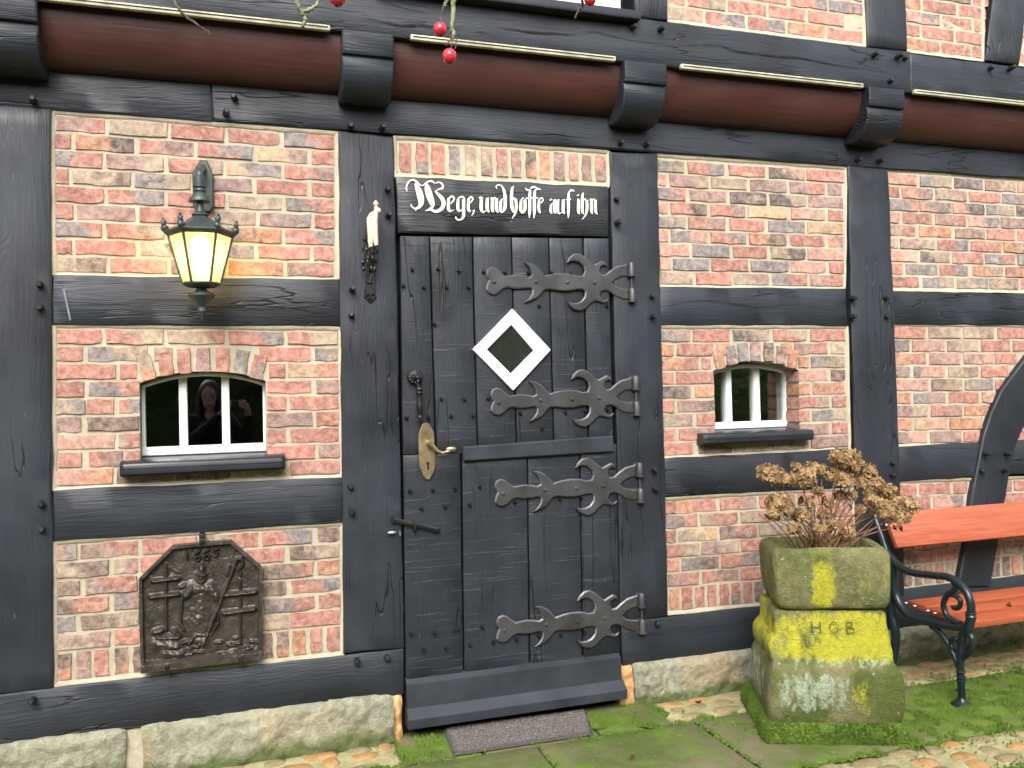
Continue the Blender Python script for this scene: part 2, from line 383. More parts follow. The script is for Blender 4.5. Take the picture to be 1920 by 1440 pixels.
lichen_stone('trough_stone', [(.54, .80, 2.40, 2.52, YEL, 6.0, .40), (.58, .80, 2.20, 2.34, YEL, 10.0, .56), (.58, .82, 2.60, 2.78, YEL, 10.0, .57)], [])
lichen_stone('pedestal_stone', [(.335, .555, 2.30, 2.86, YEL, 7.0, .36), (.34, .53, 2.18, 2.40, YEL, 9.0, .42), (.10, .29, 2.50, 2.60, YEL, 7.0, .47)],
             [(.13, .31, 2.22, 2.52, PAL, 18.0, .43), (.315, .36, 2.24, 2.80, PAL, 14.0, .47), (.43, .56, 2.3, 2.55, PAL, 11.0, .55)])
def glass_mat():
    t = NT('glass')
    fc = t.n('LayerWeight', {'Blend': .5}).outputs['Facing']; fr = t.math('ADD', t.math('MULTIPLY', t.math('POWER', fc, 5.0), .85), .12)
    g = t.n('BsdfGlossy', {'Color': (1, 1, 1, 1), 'Roughness': .01, 'Normal': t.bump(t.noise(t.pos(), 3.0, 2), .05, .01)})
    tr = t.n('BsdfTransparent', {'Color': (.82, .86, .84, 1)})
    mx = t.n('MixShader', {0: fr, 1: tr.outputs[0], 2: g.outputs[0]}); t.t.links.new(mx.outputs[0], t.out.inputs[0]); MAT['glass'] = t.m
glass_mat()
def lantern_glass():
    t = NT('lantern_glass')
    d = t.n('BsdfTranslucent', {'Color': (.95, .80, .44, 1)}); tr = t.n('BsdfTransparent', {'Color': (1, .88, .58, 1)})
    gl = t.n('BsdfGlossy', {'Roughness': .15, 'Color': (1, 1, 1, 1)})
    a = t.n('MixShader', {0: .72, 1: d.outputs[0], 2: tr.outputs[0]}); b = t.n('MixShader', {0: .06, 1: a.outputs[0], 2: gl.outputs[0]})
    t.t.links.new(b.outputs[0], t.out.inputs[0]); MAT['lantern_glass'] = t.m
    t = NT('bulb_glow'); e = t.n('Emission', {'Color': (1, .82, .48, 1), 'Strength': 16.0}); t.t.links.new(e.outputs[0], t.out.inputs[0]); MAT['bulb_glow'] = t.m
lantern_glass()
def mat_mat():
    t = NT('mat_fibre'); p = t.pos(rnd=False)
    a = t.noise(p, 160.0, 3, .7); b = t.noise(p, 420.0, 3, .7)
    z = t.n('SeparateXYZ', {0: t.n('NewGeometry').outputs['Position']}).outputs[2]
    c = t.mix(t.mr(a, .35, .65), (.05, .045, .044), (.12, .105, .10))
    c = t.mix(t.math('MULTIPLY', t.mr(b, .50, .60), t.mr(z, .0155, .0195)), c, (.52, .47, .43))
    t.bsdf(col=c, rough=.95, nrm=t.bump(b, .8, .004), spec=.1); MAT['mat_fibre'] = t.m
mat_mat()
def petal_mat(name, c0, c1, trans=.3):
    t = NT(name); p = t.pos(rnd=False); a = t.noise(p, 22.0, 5, .7); b = t.noise(p, 120.0, 4, .7)
    c = t.mix(t.mr(a, .32, .68), c0, c1); c = t.mix(t.mr(b, .4, .7, 0, .5), c, tuple(x*.5 for x in c0))
    d = t.n('BsdfDiffuse', {'Color': c}); tr = t.n('BsdfTranslucent', {'Color': c})
    mx = t.n('MixShader', {0: trans, 1: d.outputs[0], 2: tr.outputs[0]}); t.t.links.new(mx.outputs[0], t.out.inputs[0]); MAT[name] = t.m
petal_mat('petal', (.20, .105, .042), (.68, .49, .27)); petal_mat('dry_leaf', (.07, .032, .015), (.15, .07, .03))
petal_mat('leaf_green', (.05, .08, .025), (.12, .17, .06))
petal_mat('leaf_bright', (.20, .30, .12), (.34, .45, .20))  # leaf colour lifted to brighten the reflection in the right pane
petal_mat('leaf_dark', (.012, .018, .008), (.03, .042, .016))

# ------------------------------------------------------------------ ground, paving and cobbles
g = MB().box(-60, 60, -60, 30, -.5, -.035).build('ground', MAT['ground']); structure(g)
def rough_block(x0, x1, y0, y1, z0, z1, n=(8, 6), rim=.012, amp=.004, wob=.006, fr=6.0, smooth=50):
    """flat stone: top sheet with worn rim and slightly uneven outline"""
    b = MB(); o = random.random()*40; nu, nv = n
    us = [0, rim/(x1-x0)]+[rim/(x1-x0)+(1-2*rim/(x1-x0))*i/nu for i in range(1, nu)]+[1-rim/(x1-x0), 1]
    vs = [0, rim/(y1-y0)]+[rim/(y1-y0)+(1-2*rim/(y1-y0))*i/nv for i in range(1, nv)]+[1-rim/(y1-y0), 1]
    V = []; N = len(us)
    for j, v in enumerate(vs):
        for i, u in enumerate(us):
            x = x0+(x1-x0)*u; y = y0+(y1-y0)*v
            e = (i in (0, N-1)) or (j in (0, len(vs)-1))
            V.append((x+wob*nz(x*fr, y*fr, o), y+wob*nz(x*fr, y*fr, o+9), z1+amp*nz(x*fr, y*fr, o+20)-(rim*.7 if e else 0)))
    F = [(j*N+i, j*N+i+1, (j+1)*N+i+1, (j+1)*N+i) for j in range(len(vs)-1) for i in range(N-1)]
    ring = [i for i in range(N)]+[j*N+N-1 for j in range(1, len(vs))]+[(len(vs)-1)*N+i for i in range(N-2, -1, -1)]+[j*N for j in range(len(vs)-2, 0, -1)]
    k = len(V); V += [(V[i][0], V[i][1], z0) for i in ring]; L = len(ring)
    F += [(ring[i], k+i, k+(i+1) % L, ring[(i+1) % L]) for i in range(L)]
    return b.add(V, F)
paving = structure(MB().box(-4.2, 7.6, -2.9, .06, -.2, -.022).build('paving', MAT['moss']))
paving['label'] = 'mossy stone paving in front of the house'
def slab(x0, x1, y0, y1, z=0.0):
    rough_block(x0+.006, x1-.006, y0+.006, y1-.006, -.06, z+random.uniform(-.004, .003), (max(4, int((x1-x0)*14)), max(4, int((y1-y0)*14)))).build('slab', MAT['slab'], paving, 50)
for a, b in ((.665, 1.0), (1.0, 1.55), (1.55, 1.925)): slab(a, b, -.31, .05)
for a, b in ((-4.0, -3.1), (-3.1, -2.2), (-2.2, -1.2), (-1.2, -.35), (-.35, .42), (.42, 1.235), (1.235, 2.02), (2.02, 2.9), (2.9, 3.62), (3.62, 4.5), (4.5, 5.5), (5.5, 6.6)): slab(a, b, -.915, -.312)
for k, y in enumerate((-2.9, -2.3, -1.75)):
    x = -4.1+.35*k
    while x < 7.0:
        wv = random.uniform(.6, 1.0); slab(x, min(7.5, x+wv), y, y+.545, -.008); x += wv
def cobble_strip(x0, x1, y0, y1, seed, name='sand_joint'):
    rnd = random.Random(seed)
    bed = rough_block(x0, x1, y0, y1, -.08, -.004, (int((x1-x0)*16)+2, 8), .02, .012, .01, 9).build('cobble_bed', MAT[name], paving, 60)
    rows = max(2, round((y1-y0)/.09)); ph = (y1-y0)/rows
    for r_ in range(rows):
        x = x0+rnd.uniform(.01, .07)
        while x < x1-.06:
            wv = min(rnd.uniform(.08, .19), x1-.015-x)
            if wv > .05:
                hgt = rnd.uniform(.002, .009)
                b = MB(); bm = bmesh.new(); bmesh.ops.create_icosphere(bm, subdivisions=2, radius=1); o = rnd.random()*60
                cx, cy = x+wv/2, y0+ph*(r_+.5)+rnd.uniform(-.012, .012)
                for v in bm.verts:
                    q = v.co.copy(); k = 1+.34*noise.noise(q*1.3+Vector((o, 0, 0)))
                    sx = math.copysign(abs(q.x)**.75, q.x); sy = math.copysign(abs(q.y)**.75, q.y)
                    v.co = (cx+sx*wv*.47*k, cy+sy*ph*.43*k, -.012+math.copysign(abs(q.z)**.6, q.z)*(hgt+.012)*(1 if q.z > 0 else 2.5))
                bm.verts.index_update(); b.add([v.co[:] for v in bm.verts], [[v.index for v in f.verts] for f in bm.faces]); bm.free()
                b.build('cobble', MAT['cobble_orange' if rnd.random() < .34 else 'cobble'], bed, 60)
            x += wv+rnd.uniform(.012, .05)
cobble_strip(-1.6, .655, -.305, -.035, 11)
cobble_strip(1.935, 2.75, -.30, -.035, 12)
cobble_strip(2.755, 4.9, -.30, -.035, 13)
cobble_strip(1.98, 4.6, -1.195, -.925, 14)
cobble_strip(-1.6, 1.97, -1.195, -.925, 15)

# ------------------------------------------------------------------ the house
house = thing('half_timbered_house', 'half timbered house front of black beams and red brick panels with a jettied upper floor', 'house')
_bn = [0]
def beam(name, c, y0, mat, y1=.125, bev=.008, wob=.0055, parent=None):
    """c: tl, tr, br, bl as (x,z); a hewn timber with worn, slightly uneven edges"""
    _bn[0] += 1; y1 += (_bn[0] % 7)*.0017; o = _bn[0]*3.7
    tl, tr, br, bl = [Vector(p) for p in c]
    wl = max((tr-tl).length, .05); hl = max((bl-tl).length, .05)
    nu = max(2, min(40, int(wl/.07))); nv = max(2, min(40, int(hl/.07)))
    bu, bv = bev/wl, bev/hl
    us = [0, bu]+[bu+(1-2*bu)*i/nu for i in range(1, nu)]+[1-bu, 1]; vs = [0, bv]+[bv+(1-2*bv)*j/nv for j in range(1, nv)]+[1-bv, 1]
    V = []; N = len(us); M = len(vs)
    for j, v in enumerate(vs):
        for i, u in enumerate(us):
            p = tl.lerp(tr, u).lerp(bl.lerp(br, u), v)
            e = i in (0, N-1) or j in (0, M-1)
            y = y0+.003*nz(p.x*3, p.y*3, o)+(bev*(.8+.5*nz(p.x*9, p.y*9, o+4)) if e else 0)
            V.append((p.x+wob*nz(p.x*7, p.y*7, o+11), y, p.y+wob*nz(p.x*7, p.y*7, o+23)))
    F = [(j*N+i, j*N+i+1, (j+1)*N+i+1, (j+1)*N+i) for j in range(M-1) for i in range(N-1)]
    ring = [i for i in range(N)]+[j*N+N-1 for j in range(1, M)]+[(M-1)*N+i for i in range(N-2, -1, -1)]+[j*N for j in range(M-2, 0, -1)]
    k = len(V); L = len(ring); V += [(V[i][0], y1, V[i][2]) for i in ring]
    F += [(ring[i], k+i, k+(i+1) % L, ring[(i+1) % L]) for i in range(L)]
    F += [tuple(range(k, k+L))]
    b = MB().add(V, F)
    return b.build(name, MAT[mat], parent or house, 40)
def PX(*pts, Y=0.0): return [W(x, y, Y) for x, y in pts]
# back wall and dark inside, so that the openings look into a room
XL, XR = -2.55, 7.2
# --- lower timbers
zt = W(600, 243)[1]
PO = -.016; RA = -.009
ZP = {k: W(*p)[1] for k, p in dict(a=(365, 227), b=(365, 519), c=(365, 611), d=(365, 906), e=(365, 998), f=(365, 1254)).items()}
ZQ = {k: W(*p)[1] for k, p in dict(a=(1410, 300), b=(1410, 538), c=(1410, 611), d=(1410, 849), e=(1460, 917), f=(1251, 1152)).items()}
pl_top_l, pl_top_r = W(358, 150)[1], W(1420, 236)[1]
PLT = (pl_top_l+pl_top_r)/2+.03
x398 = W(398, 200)[0]
beam('wall_plate', [(XL, PLT), (x398, PLT), W(398, 228), (XL, W(97, 205)[1])], RA-.002, 'timber_along')
beam('wall_plate', [(x398, PLT), (XR, PLT), (XR, W(1900, 333)[1]), W(398, 228)], RA-.006, 'timber_along')
beam('timber_post', [(W(-45, 200)[0], W(0, 199)[1]), W(96, 206), W(101, 1289), (W(-45, 1298)[0], W(-5, 1297)[1])], PO, 'timber_up')
beam('timber_post', PX((634, 247), (737, 257), (757, 1214), (644, 1224)), PO, 'timber_up')
beam('timber_post', PX((1142, 286), (1230, 290), (1251, 1153), (1163, 1166)), PO, 'timber_up')
beam('timber_post', [W(1587, 312), W(1663, 318), (W(1684, 905)[0]+.012, W(1690, 1118)[1]), (W(1596, 850)[0]+.01, W(1690, 1118)[1])], PO, 'timber_up')
def rail(name, tl, tr, br, bl): return beam(name, PX(tl, tr, br, bl), RA, 'timber_along')
rail('timber_rail', (98, 516), (637, 525), (638, 612), (99, 609)); rail('timber_rail', (101, 919), (642, 894), (643, 979), (100, 1014))
rail('timber_rail', (1236, 538), (1585, 541), (1588, 611), (1237, 609)); rail('timber_rail', (1242, 859), (1595, 841), (1598, 914), (1246, 931))
zr1, zr2 = W(1667, 546)[1], W(1672, 609)[1]; zr3, zr4 = W(1680, 837)[1], W(1682, 904)[1]; xf = W(1665, 560)[0]
beam('timber_rail', [(xf, zr1), (XR, zr1-.01), (XR, zr2), (xf, zr2)], RA, 'timber_along')
beam('timber_rail', [(W(1681, 870)[0], zr3), (XR, zr3+.005), (XR, zr4), (W(1683, 900)[0], zr4)], RA, 'timber_along')
beam('sill_beam', [(XL, W(20, 1295)[1]), W(757, 1215), W(757, 1301), (XL, W(0, 1394)[1])], PO+.003, 'timber_along')
zs_t, zs_b = W(1300, 1146)[1], W(1300, 1229)[1]
beam('sill_beam', [W(1163, 1166), (XR, zs_t), (XR, zs_b), (W(1167, 1243)[0], zs_b)], PO+.003, 'timber_along')
# curved brace at the right
brL = [(1935, 648), (1920, 667), (1897, 697), (1871, 731), (1852, 772), (1837, 817), (1826, 874), (1815, 930), (1811, 964), (1803, 1027), (1788, 1100)]
brR = [(1975, 690), (1948, 730), (1928, 768), (1915, 796), (1906, 815), (1897, 836), (1886, 885), (1879, 930), (1871, 964), (1863, 1027), (1850, 1098)]
top_x = W(1935, 648)
pl = [(top_x[0]+.35, top_x[1]+.18)]+PX(*brL); pr = [(top_x[0]+.50, top_x[1]+.02)]+PX(*brR)
MB().prism(pl+pr[::-1], -.03, .12, .007).build('curved_brace', MAT['timber_up'], house, 35)
# --- pegs
pm = []
for k in range(4):
    b = MB(); L = (.040, .052, .032, .046)[k]; rr = .0145
    b.lathe([(rr*1.0, 0), (rr*.95, L*.5), (rr*.82, L*.9), (rr*.6, L)], (0, 0, 0), 7, 'y', random.random())
    pm.append(b.mesh('peg', MAT['peg_wood'], 30))
rp = random.Random(3)
def peg(x, y, Y=PO-.001, parent=None):
    p = onY(x, y, Y); o = link('peg', pm[rp.randrange(4)], parent or house); o.location = (p.x, p.y+.004, p.z)
    o.rotation_euler = (rp.uniform(-.12, .12), rp.random()*.0, rp.uniform(-.12, .12)); return o
for x, y in ((62, 189), (440, 184), (423, 213), (657, 238), (715, 242), (1163, 268), (1210, 272), (1606, 300), (1647, 303), (727, 355), (727, 405), (1155, 374), (1156, 418),
             (75, 533), (77, 577), (77, 944), (78, 992), (62, 1312), (660, 544), (659, 592), (657, 912), (659, 957), (669, 1238), (725, 1233), (1222, 556), (1222, 594), (1225, 880), (1226, 916),
             (1597, 559), (1659, 559), (1597, 594), (1661, 594), (1232, 1168), (1605, 868), (1608, 900), (1672, 868), (1672, 890)): peg(x, y)
for x, y in ((1845, 850), (1885, 850), (1838, 882), (1880, 882)): peg(x, y, -.031)
# --- bricks
PAL_ = dict(R=(.42, .17, .125), O=(.48, .225, .125), S=(.50, .265, .20), M=(.31, .19, .165), G=(.20, .185, .185), B=(.17, .115, .09), T=(.36, .28, .195), K=(.095, .075, .07), Y=(.54, .36, .20))
bv = []
for k in range(10):
    rr = random.Random(100+k); b = MB(); out = []
    for (x0, z0, x1, z1, n) in ((-.5, -.5, .5, -.5, 4), (.5, -.5, .5, .5, 2), (.5, .5, -.5, .5, 4), (-.5, .5, -.5, -.5, 2)):
        for i in range(n):
            t = i/n; out.append((x0+(x1-x0)*t+rr.uniform(-.016, .014), z0+(z1-z0)*t+rr.uniform(-.07, .06)))
    n = len(out)
    V = [(x*(.985)+rr.uniform(-.006, .006), rr.uniform(-.012, .012), z*.93+rr.uniform(-.02, .02)) for x, z in out]+[(x, .06+rr.uniform(-.015, .02), z) for x, z in out]+[(x, 1, z) for x, z in out]
    F = [tuple(range(n))]+[(i, i+n, (i+1) % n+n, (i+1) % n) for i in range(n)]+[(i+n, i+2*n, (i+1) % n+2*n, (i+1) % n+n) for i in range(n)]
    b.add(V, F); bv.append(b.mesh('brick', MAT['brick'], 25))
rb = random.Random(5)
def jc(c, a=.16):
    k = 1+rb.uniform(-a, a); return [min(.7, x*k*(1+rb.uniform(-.03, .03))) for x in c]
def brick(cx, cz, wv, hv, code, panel, rot=0.0, Y=0.0, dep=.125):
    o = link('brick', bv[rb.randrange(10)], panel)
    o.location = (cx, Y+.002+rb.uniform(-.003, .0025), cz); o.scale = (wv, dep, hv)
    o.rotation_euler = (0, rot+rb.uniform(-.006, .006), 0)
    q2 = 1+rb.uniform(-.25, .22); c1 = jc(PAL_[code[0]]); c2 = jc(PAL_[code[-1]]) if len(code) > 1 else [x*q2*(1+rb.uniform(-.04, .04)) for x in c1]
    o.color = (*c1, 1); o['tone'] = [float(x) for x in c2]
    return o
def quad_z(q, X, v):
    """height at X of the line a share v down the panel; q: tl, tr, br, bl in (x,z)"""
    tl, tr, br, bl = q
    a = tl[1]+(tr[1]-tl[1])*(X-tl[0])/(tr[0]-tl[0]); c = bl[1]+(br[1]-bl[1])*(X-bl[0])/(br[0]-bl[0])
    return a+(c-a)*v
def mortar_panel(q, hole=None, Y=.008, dep=.12):
    """the mortar face of a panel with an uneven lip where it meets the timber; hole: loop of (x,z)"""
    tl, tr, br, bl = [Vector(p) for p in q]; o = random.random()*50; loop = []
    for a, c in ((tl, tr), (tr, br), (br, bl), (bl, tl)):
        n = max(3, int((c-a).length/.05))
        for i in range(n):
            p = a.lerp(c, i/n); d = (c-a).normalized(); nn = Vector((-d.y, d.x)); k = .0035*nz(p.x*16, p.y*16, o)+.002
            loop.append(p+nn*k)
    loops = [[Vector((p.x, p.y, 0)) for p in loop]]
    if hole: loops.append([Vector((x, z, 0)) for x, z in hole])
    tris = tessellate_polygon(loops); pts = [p for L in loops for p in L]
    V = [(p.x, Y, p.y) for p in pts]; F = [tuple(t) for t in tris]; n0 = len(loops[0]); k = len(V)
    V += [(p.x, Y+dep, p.y) for p in pts]; F += [(i, k+i, k+(i+1) % n0, (i+1) % n0) for i in range(n0)]
    if hole:
        m = len(hole); F += [(n0+i, k+n0+i, k+n0+(i+1) % m, n0+(i+1) % m) for i in range(m)]
    me = MB().add(V, F).build('brick_panel', MAT['mortar'], house)
    # raised lip of mortar along the timbers
    b = MB(); L = loop+[loop[0]]
    for i in range(len(L)-1):
        a, c = L[i], L[i+1]; d = (c-a).normalized() if (c-a).length > 1e-6 else Vector((1, 0)); nn = Vector((d.y, -d.x))
        w1 = .011+.005*nz(a.x*20, a.y*20, o+5); w2 = .011+.005*nz(c.x*20, c.y*20, o+5)
        b.add([(a.x-nn.x*.004, Y-.009, a.y-nn.y*.004), (c.x-nn.x*.004, Y-.009, c.y-nn.y*.004), (c.x+nn.x*w2, Y-.007, c.y+nn.y*w2), (a.x+nn.x*w1, Y-.007, a.y+nn.y*w1), (c.x+nn.x*(w2+.005), Y+.001, c.y+nn.y*(w2+.005)), (a.x+nn.x*(w1+.005), Y+.001, a.y+nn.y*(w1+.005))], [(0, 1, 2, 3), (3, 2, 4, 5)])
    b.build('mortar_lip', MAT['mortar'], me, 60)
    return me
def panel(corners, rows, org=(0, 0), sc=1.0, soldier=None, hole=None, Y=0.0, arch=None, top=.012, bot=.012, sold_h=1.65, joint=.0105):
    tr_ = lambda x, y: W(org[0]+x/sc, org[1]+y/sc, Y)
    q = [tr_(*p) if p[0] is not None else p[1] for p in corners]
    pn = mortar_panel(q, hole, Y+.008)
    rows = [r_ for r_ in rows.strip().split('\n') if r_.strip()]
    nr = len(rows); H = q[0][1]-q[3][1]; tot = nr+(sold_h if soldier else 0)
    for i, row in enumerate(rows):
        v0 = top/H+(1-(top+bot)/H)*(i/tot); v1 = top/H+(1-(top+bot)/H)*((i+1)/tot); vm = (v0+v1)/2
        items = []
        if '|' in row:
            a, c = row.split('|'); J = [float(x) for x in a.split()]; cs = c.split()
            e0, e1 = corners[0][0]+22, corners[1][0]-22; J = [e0-13]+J+[e1+13]
            items = [(J[k]+13, J[k+1]-13, cs[k]) for k in range(len(cs))]
        else:
            for t in row.split():
                xs = t.rstrip('ROSMGBTKY'); code = t[len(xs):]; a, c = xs.split('-'); items.append((float(a), float(c), code))
        yy = corners[0][1]+(corners[3][1]-corners[0][1])*vm
        for a, c, code in items:
            xa, xb = tr_(a, yy)[0], tr_(c, yy)[0]; xm = (xa+xb)/2
            zh, zl = quad_z(q, xm, v0), quad_z(q, xm, v1)
            rot = -math.atan2(quad_z(q, xb, vm)-quad_z(q, xa, vm), xb-xa)
            brick(xm, (zh+zl)/2, xb-xa, (zh-zl)-joint+rb.uniform(-.003, .003), code, pn, rot, Y)
    if soldier:
        v0 = top/H+(1-(top+bot)/H)*(nr/tot); v1 = 1-bot/H; vm = (v0+v1)/2
        for t in soldier.split():
            xs = t.rstrip('ROSMGBTKY'); code = t[len(xs):]; a, c = [float(x) for x in xs.split('-')]
            yy = corners[3][1]*vm+corners[0][1]*(1-vm)
            xa, xb = tr_(a, yy)[0], tr_(c, yy)[0]; xm = (xa+xb)/2; zh, zl = quad_z(q, xm, v0), quad_z(q, xm, v1)
            o = brick(xm, (zh+zl)/2, (zh-zl)-.014+rb.uniform(-.006, .004), xb-xa, code, pn, PI/2, Y)
    return pn, q
K3 = 3.3103
panel([(55, 58), (1828, 192), (1842, 1112), (65, 1082)], '''
400 785 1135 1480|MR T R R GR
185 580 950 1315 1655|R OK RM RG YM R
380 765 1130 1490|GR MT RT YG RM
170 560 930 1310 1655|R TB GT M R R
390 765 1140 1495|R RG R T GR
200 590 1050 1335 1675|R M R T MG R
380 765 1130 1495|GR RT MT BO RG
190 590 960 1325 1670|R R TK G R R
408 787 1140 1505|TB R B O MR''', (80, 190), K3)
def arch_hole(px, Y=0.0):
    return [W(x, y, Y) for x, y in px]
def P2(x, y): return (80+x/K3, 590+y/K3)
hole1 = [P2(*p) for p in ((606, 925), (600, 425), (680, 390), (780, 368), (900, 354), (1000, 350), (1110, 353), (1220, 365), (1310, 385), (1384, 410), (1392, 905))]
pn2, q2 = panel([(62, 60), (1850, 82), (1862, 1008), (70, 1092)], '''
88-362R 390-750RT 775-1130TR 1155-1495RG 1520-1832RT
85-245R 280-655GT 690-805T 1345-1665R 1690-1835GT
80-455R 480-580R 1405-1505R 1525-1840YR
80-255R 285-600GR 1396-1670R 1700-1840M
80-265TG 275-440R 475-600RG 1396-1510R 1535-1840R
80-240M 275-600B 1396-1675M 1700-1840R
90-450S 470-600TR 1396-1510R 1540-1845R
95-240R 285-500RB 512-600R 1396-1690R 1715-1850M
85-435SO 460-810B 825-1165B 1180-1510T 1540-1850R''', (80, 590), K3, hole=arch_hole(hole1))
def arch_bricks(pn, items, tr_, hw=.105, ww=.056):
    for x, y, rot, code in items:
        X, Z = W(*tr_(x, y)); brick(X, Z, hw*rb.uniform(.94, 1.04), ww*rb.uniform(.94, 1.05), code, pn, PI/2+rot, -.003, .11)
arch_bricks(pn2, ((645, 332, -.24, 'TO'), (762, 306, -.15, 'RO'), (880, 288, -.08, 'R'), (997, 280, 0, 'M'), (1117, 282, .05, 'R'), (1233, 294, .14, 'G'), (1338, 325, .24, 'RM')), P2)
panel([(68, 185), (1868, 65), (1868, 885), (70, 1080)], '''
82-210MG 235-590MR 615-960R 1010-1340TR 1365-1675RG 1710-1845B
85-410TB 440-590TM 605-930R 960-1240R 1265-1500R 1535-1845BT
95-230B 265-590MR 620-960R 990-1340M 1370-1680BR 1710-1845O
85-410BR 445-600GM 630-970R 1000-1340T 1370-1515B 1545-1850RG
85-200G 235-600BT 630-970R 1000-1345M 1375-1690GR 1720-1850R
90-420TM 445-610R 640-980M 1010-1345R 1370-1525T 1540-1850R''', (80, 960), K3,
      '95-180BO 205-300M 320-410R 445-535BO 560-640B 1365-1430B 1455-1530BO 1555-1635O 1665-1740R 1770-1850R')
panel([(32, 65), (1682, 178), (1680, 448), (42, 370)], '', (730, 240), 4.085, '78-172R 205-298RG 325-425R 458-542G 580-668T 705-790TB 822-905RT 935-1012M 1045-1128KO 1152-1232O 1262-1345MB 1378-1448S 1475-1552B 1580-1662RM', sold_h=1.0, top=.016, bot=.016)
K4 = 4.8
panel([(47, 45), (1763, 160), (1748, 1260), (76, 1240)], '''
75-305GT 335-665RG 705-1035R 1065-1390KS 1410-1740R
72-145S 175-525MT 550-870T 900-1225M 1255-1570MR 1600-1720M
75-315GR 355-685M 720-1045K 1075-1400KT 1425-1735M
75-155S 185-510RK 545-855RM 880-1230Y 1265-1570ST 1605-1735R
75-310GT 345-675RM 710-1030R 1065-1390G 1415-1735Y
75-160S 180-520GS 545-865RG 890-1225OB 1260-1570R 1605-1735OM
75-345S 385-715G 745-1050R 1085-1395TK 1420-1740S
90-185S 205-530G 555-880R 905-1245G 1265-1580S 1615-1740R
95-385T 415-730R 755-1070TM 1100-1415GR 1440-1735MR''', (1220, 280), K4, top=.02)
def P5(x, y): return (1220+x/K4, 590+y/K4)
hole2 = [P5(*p) for p in ((588, 1090), (570, 505), (640, 470), (730, 440), (830, 424), (930, 418), (1040, 424), (1140, 440), (1240, 468), (1340, 500), (1352, 1080))]
pn5, q5 = panel([(72, 105), (1772, 105), (1795, 1215), (97, 1300)], '''
95-360GM 385-715R 745-1075KT 1105-1410RT 1445-1750R
95-210O 240-560R 600-715O 1180-1280O 1300-1595MR 1630-1750T
105-435OR 465-545R 1336-1425O 1450-1755GT
100-210O 235-568R 1338-1590S 1630-1755B
105-365KB 405-575O 1338-1435O 1465-1755R
105-215R 245-580MB 1340-1610RT 1640-1765MR
105-385TM 420-582R 1340-1435R 1465-1765GT
115-225R 260-584RM 1342-1610M 1640-1780R
120-385R 440-740B 750-1100T 1105-1430T 1455-1780BM''', (1220, 590), K4, hole=arch_hole(hole2))
arch_bricks(pn5, ((625, 400, -.22, 'O'), (730, 365, -.2, 'GM'), (835, 338, -.08, 'G'), (948, 330, 0, 'MG'), (1065, 335, .04, 'B'), (1178, 365, .1, 'BM'), (1285, 398, .14, 'O')), P5, .10, .062)
panel([(107, 215), (1820, 115), (1850, 1090), (140, 1260)], '''
125-230R 245-595OR 630-960RM 985-1310R 1335-1650R 1680-1815M
140-425GR 450-790TR 815-1140TR 1160-1480B 1510-1820R
145-230RB 255-605TY 630-965BR 985-1310T 1340-1650T 1680-1825R
150-440RT 465-805MT 820-1160R 1190-1500B 1530-1820R
155-265R 280-620GB 645-980RG 1010-1340R 1370-1650M 1680-1830R
165-435MR 465-800RM 820-1150RB 1180-1500R 1530-1830B''', (1220, 890), K4,
      '172-265O 288-380R 405-495R 518-600R 628-712R 735-815RB 845-920R 945-1020B 1050-1130R 1160-1240M 1270-1350R 1380-1460B 1490-1570R 1600-1680R 1710-1790B')
K7 = 5.539
xr7 = 2250
panel([(125, 90), (xr7, 238), (xr7, 1385), (162, 1350)], '''
150-440S 480-800GT 830-1130KG 1155-1465MT 1490-1800S 1830-2130R
145-265R 290-605SM 640-960TM 985-1310R 1330-1640GS 1670-1980R 2010-2230M
160-455GR 470-800SG 820-1145SK 1165-1460GT 1480-1780KT 1810-2120R
150-260S 300-600R 640-955MR 975-1300SG 1320-1640M 1670-1970O 2000-2230R
165-430MR 465-805O 845-1145M 1175-1460R 1490-1800R 1830-2130G
170-250T 275-625MT 660-980RG 1005-1320R 1345-1660OB 1690-1990R 2020-2230T
160-440S 485-790KT 815-1130SR 1155-1465GR 1490-1800G 1830-2130R
175-295R 330-660G 685-975RG 1025-1340OT 1370-1680R 1710-2000M 2030-2230R
175-465R 510-830GT 865-1180TG 1200-1500TM 1525-1800R 1830-2150S''', (1640, 300), K7, top=.018)
panel([(182, 95), (xr7, 110), (xr7, 1325), (215, 1370)], '''
210-530R 570-900MT 930-1245TM 1285-1600R 1630-1940M 1970-2230R
215-360G 400-730SM 765-1075MT 1115-1415R 1440-1750R 1780-2080T
215-540OR 580-895M 930-1245MS 1255-1480R 1700-1990R 2010-2230O
215-370BG 410-735GS 770-1085TM 1115-1395R 1760-2050R
215-560S 600-915BT 945-1235TG 1262-1330R 1700-1960M 1990-2230R
220-380O 415-740GM 780-1090R 1125-1260S 1640-1950R 1980-2230G
225-555MT 595-915RM 940-1190O 1570-1850R 1880-2200T
230-385O 430-760YS 790-1120O 1535-1600M 1630-1940R
240-545MS 585-905M 935-1095R 1475-1560R 1590-1900R 1930-2220M''', (1640, 590), K7)
panel([(228, 70), (xr7, 0), (xr7, 975), (290, 1205)], '''
262-440R 475-790R 830-965R 1350-1430M 1455-1760R 1790-2100R
280-585BR 620-935SG 1330-1640R 1670-1980M 2010-2220R
285-430R 460-780R 810-930RB 1320-1440T 1460-1770R 1800-2100B
295-585B 620-905R 1300-1600R 1630-1930T 1960-2220R
298-430RB 460-780RB 805-885T 1280-1440R 1460-1770RB 1800-2100R
302-640BR 665-862R 1260-1330R 1350-1640TB 1670-1980R 2000-2220M''', (1640, 890), K7,
      '312-388B 425-497B 527-612T 645-722R 755-832T 1230-1310B 1342-1415B 1438-1525O 1560-1640R 1670-1750R 1780-1860B 1890-1970R')
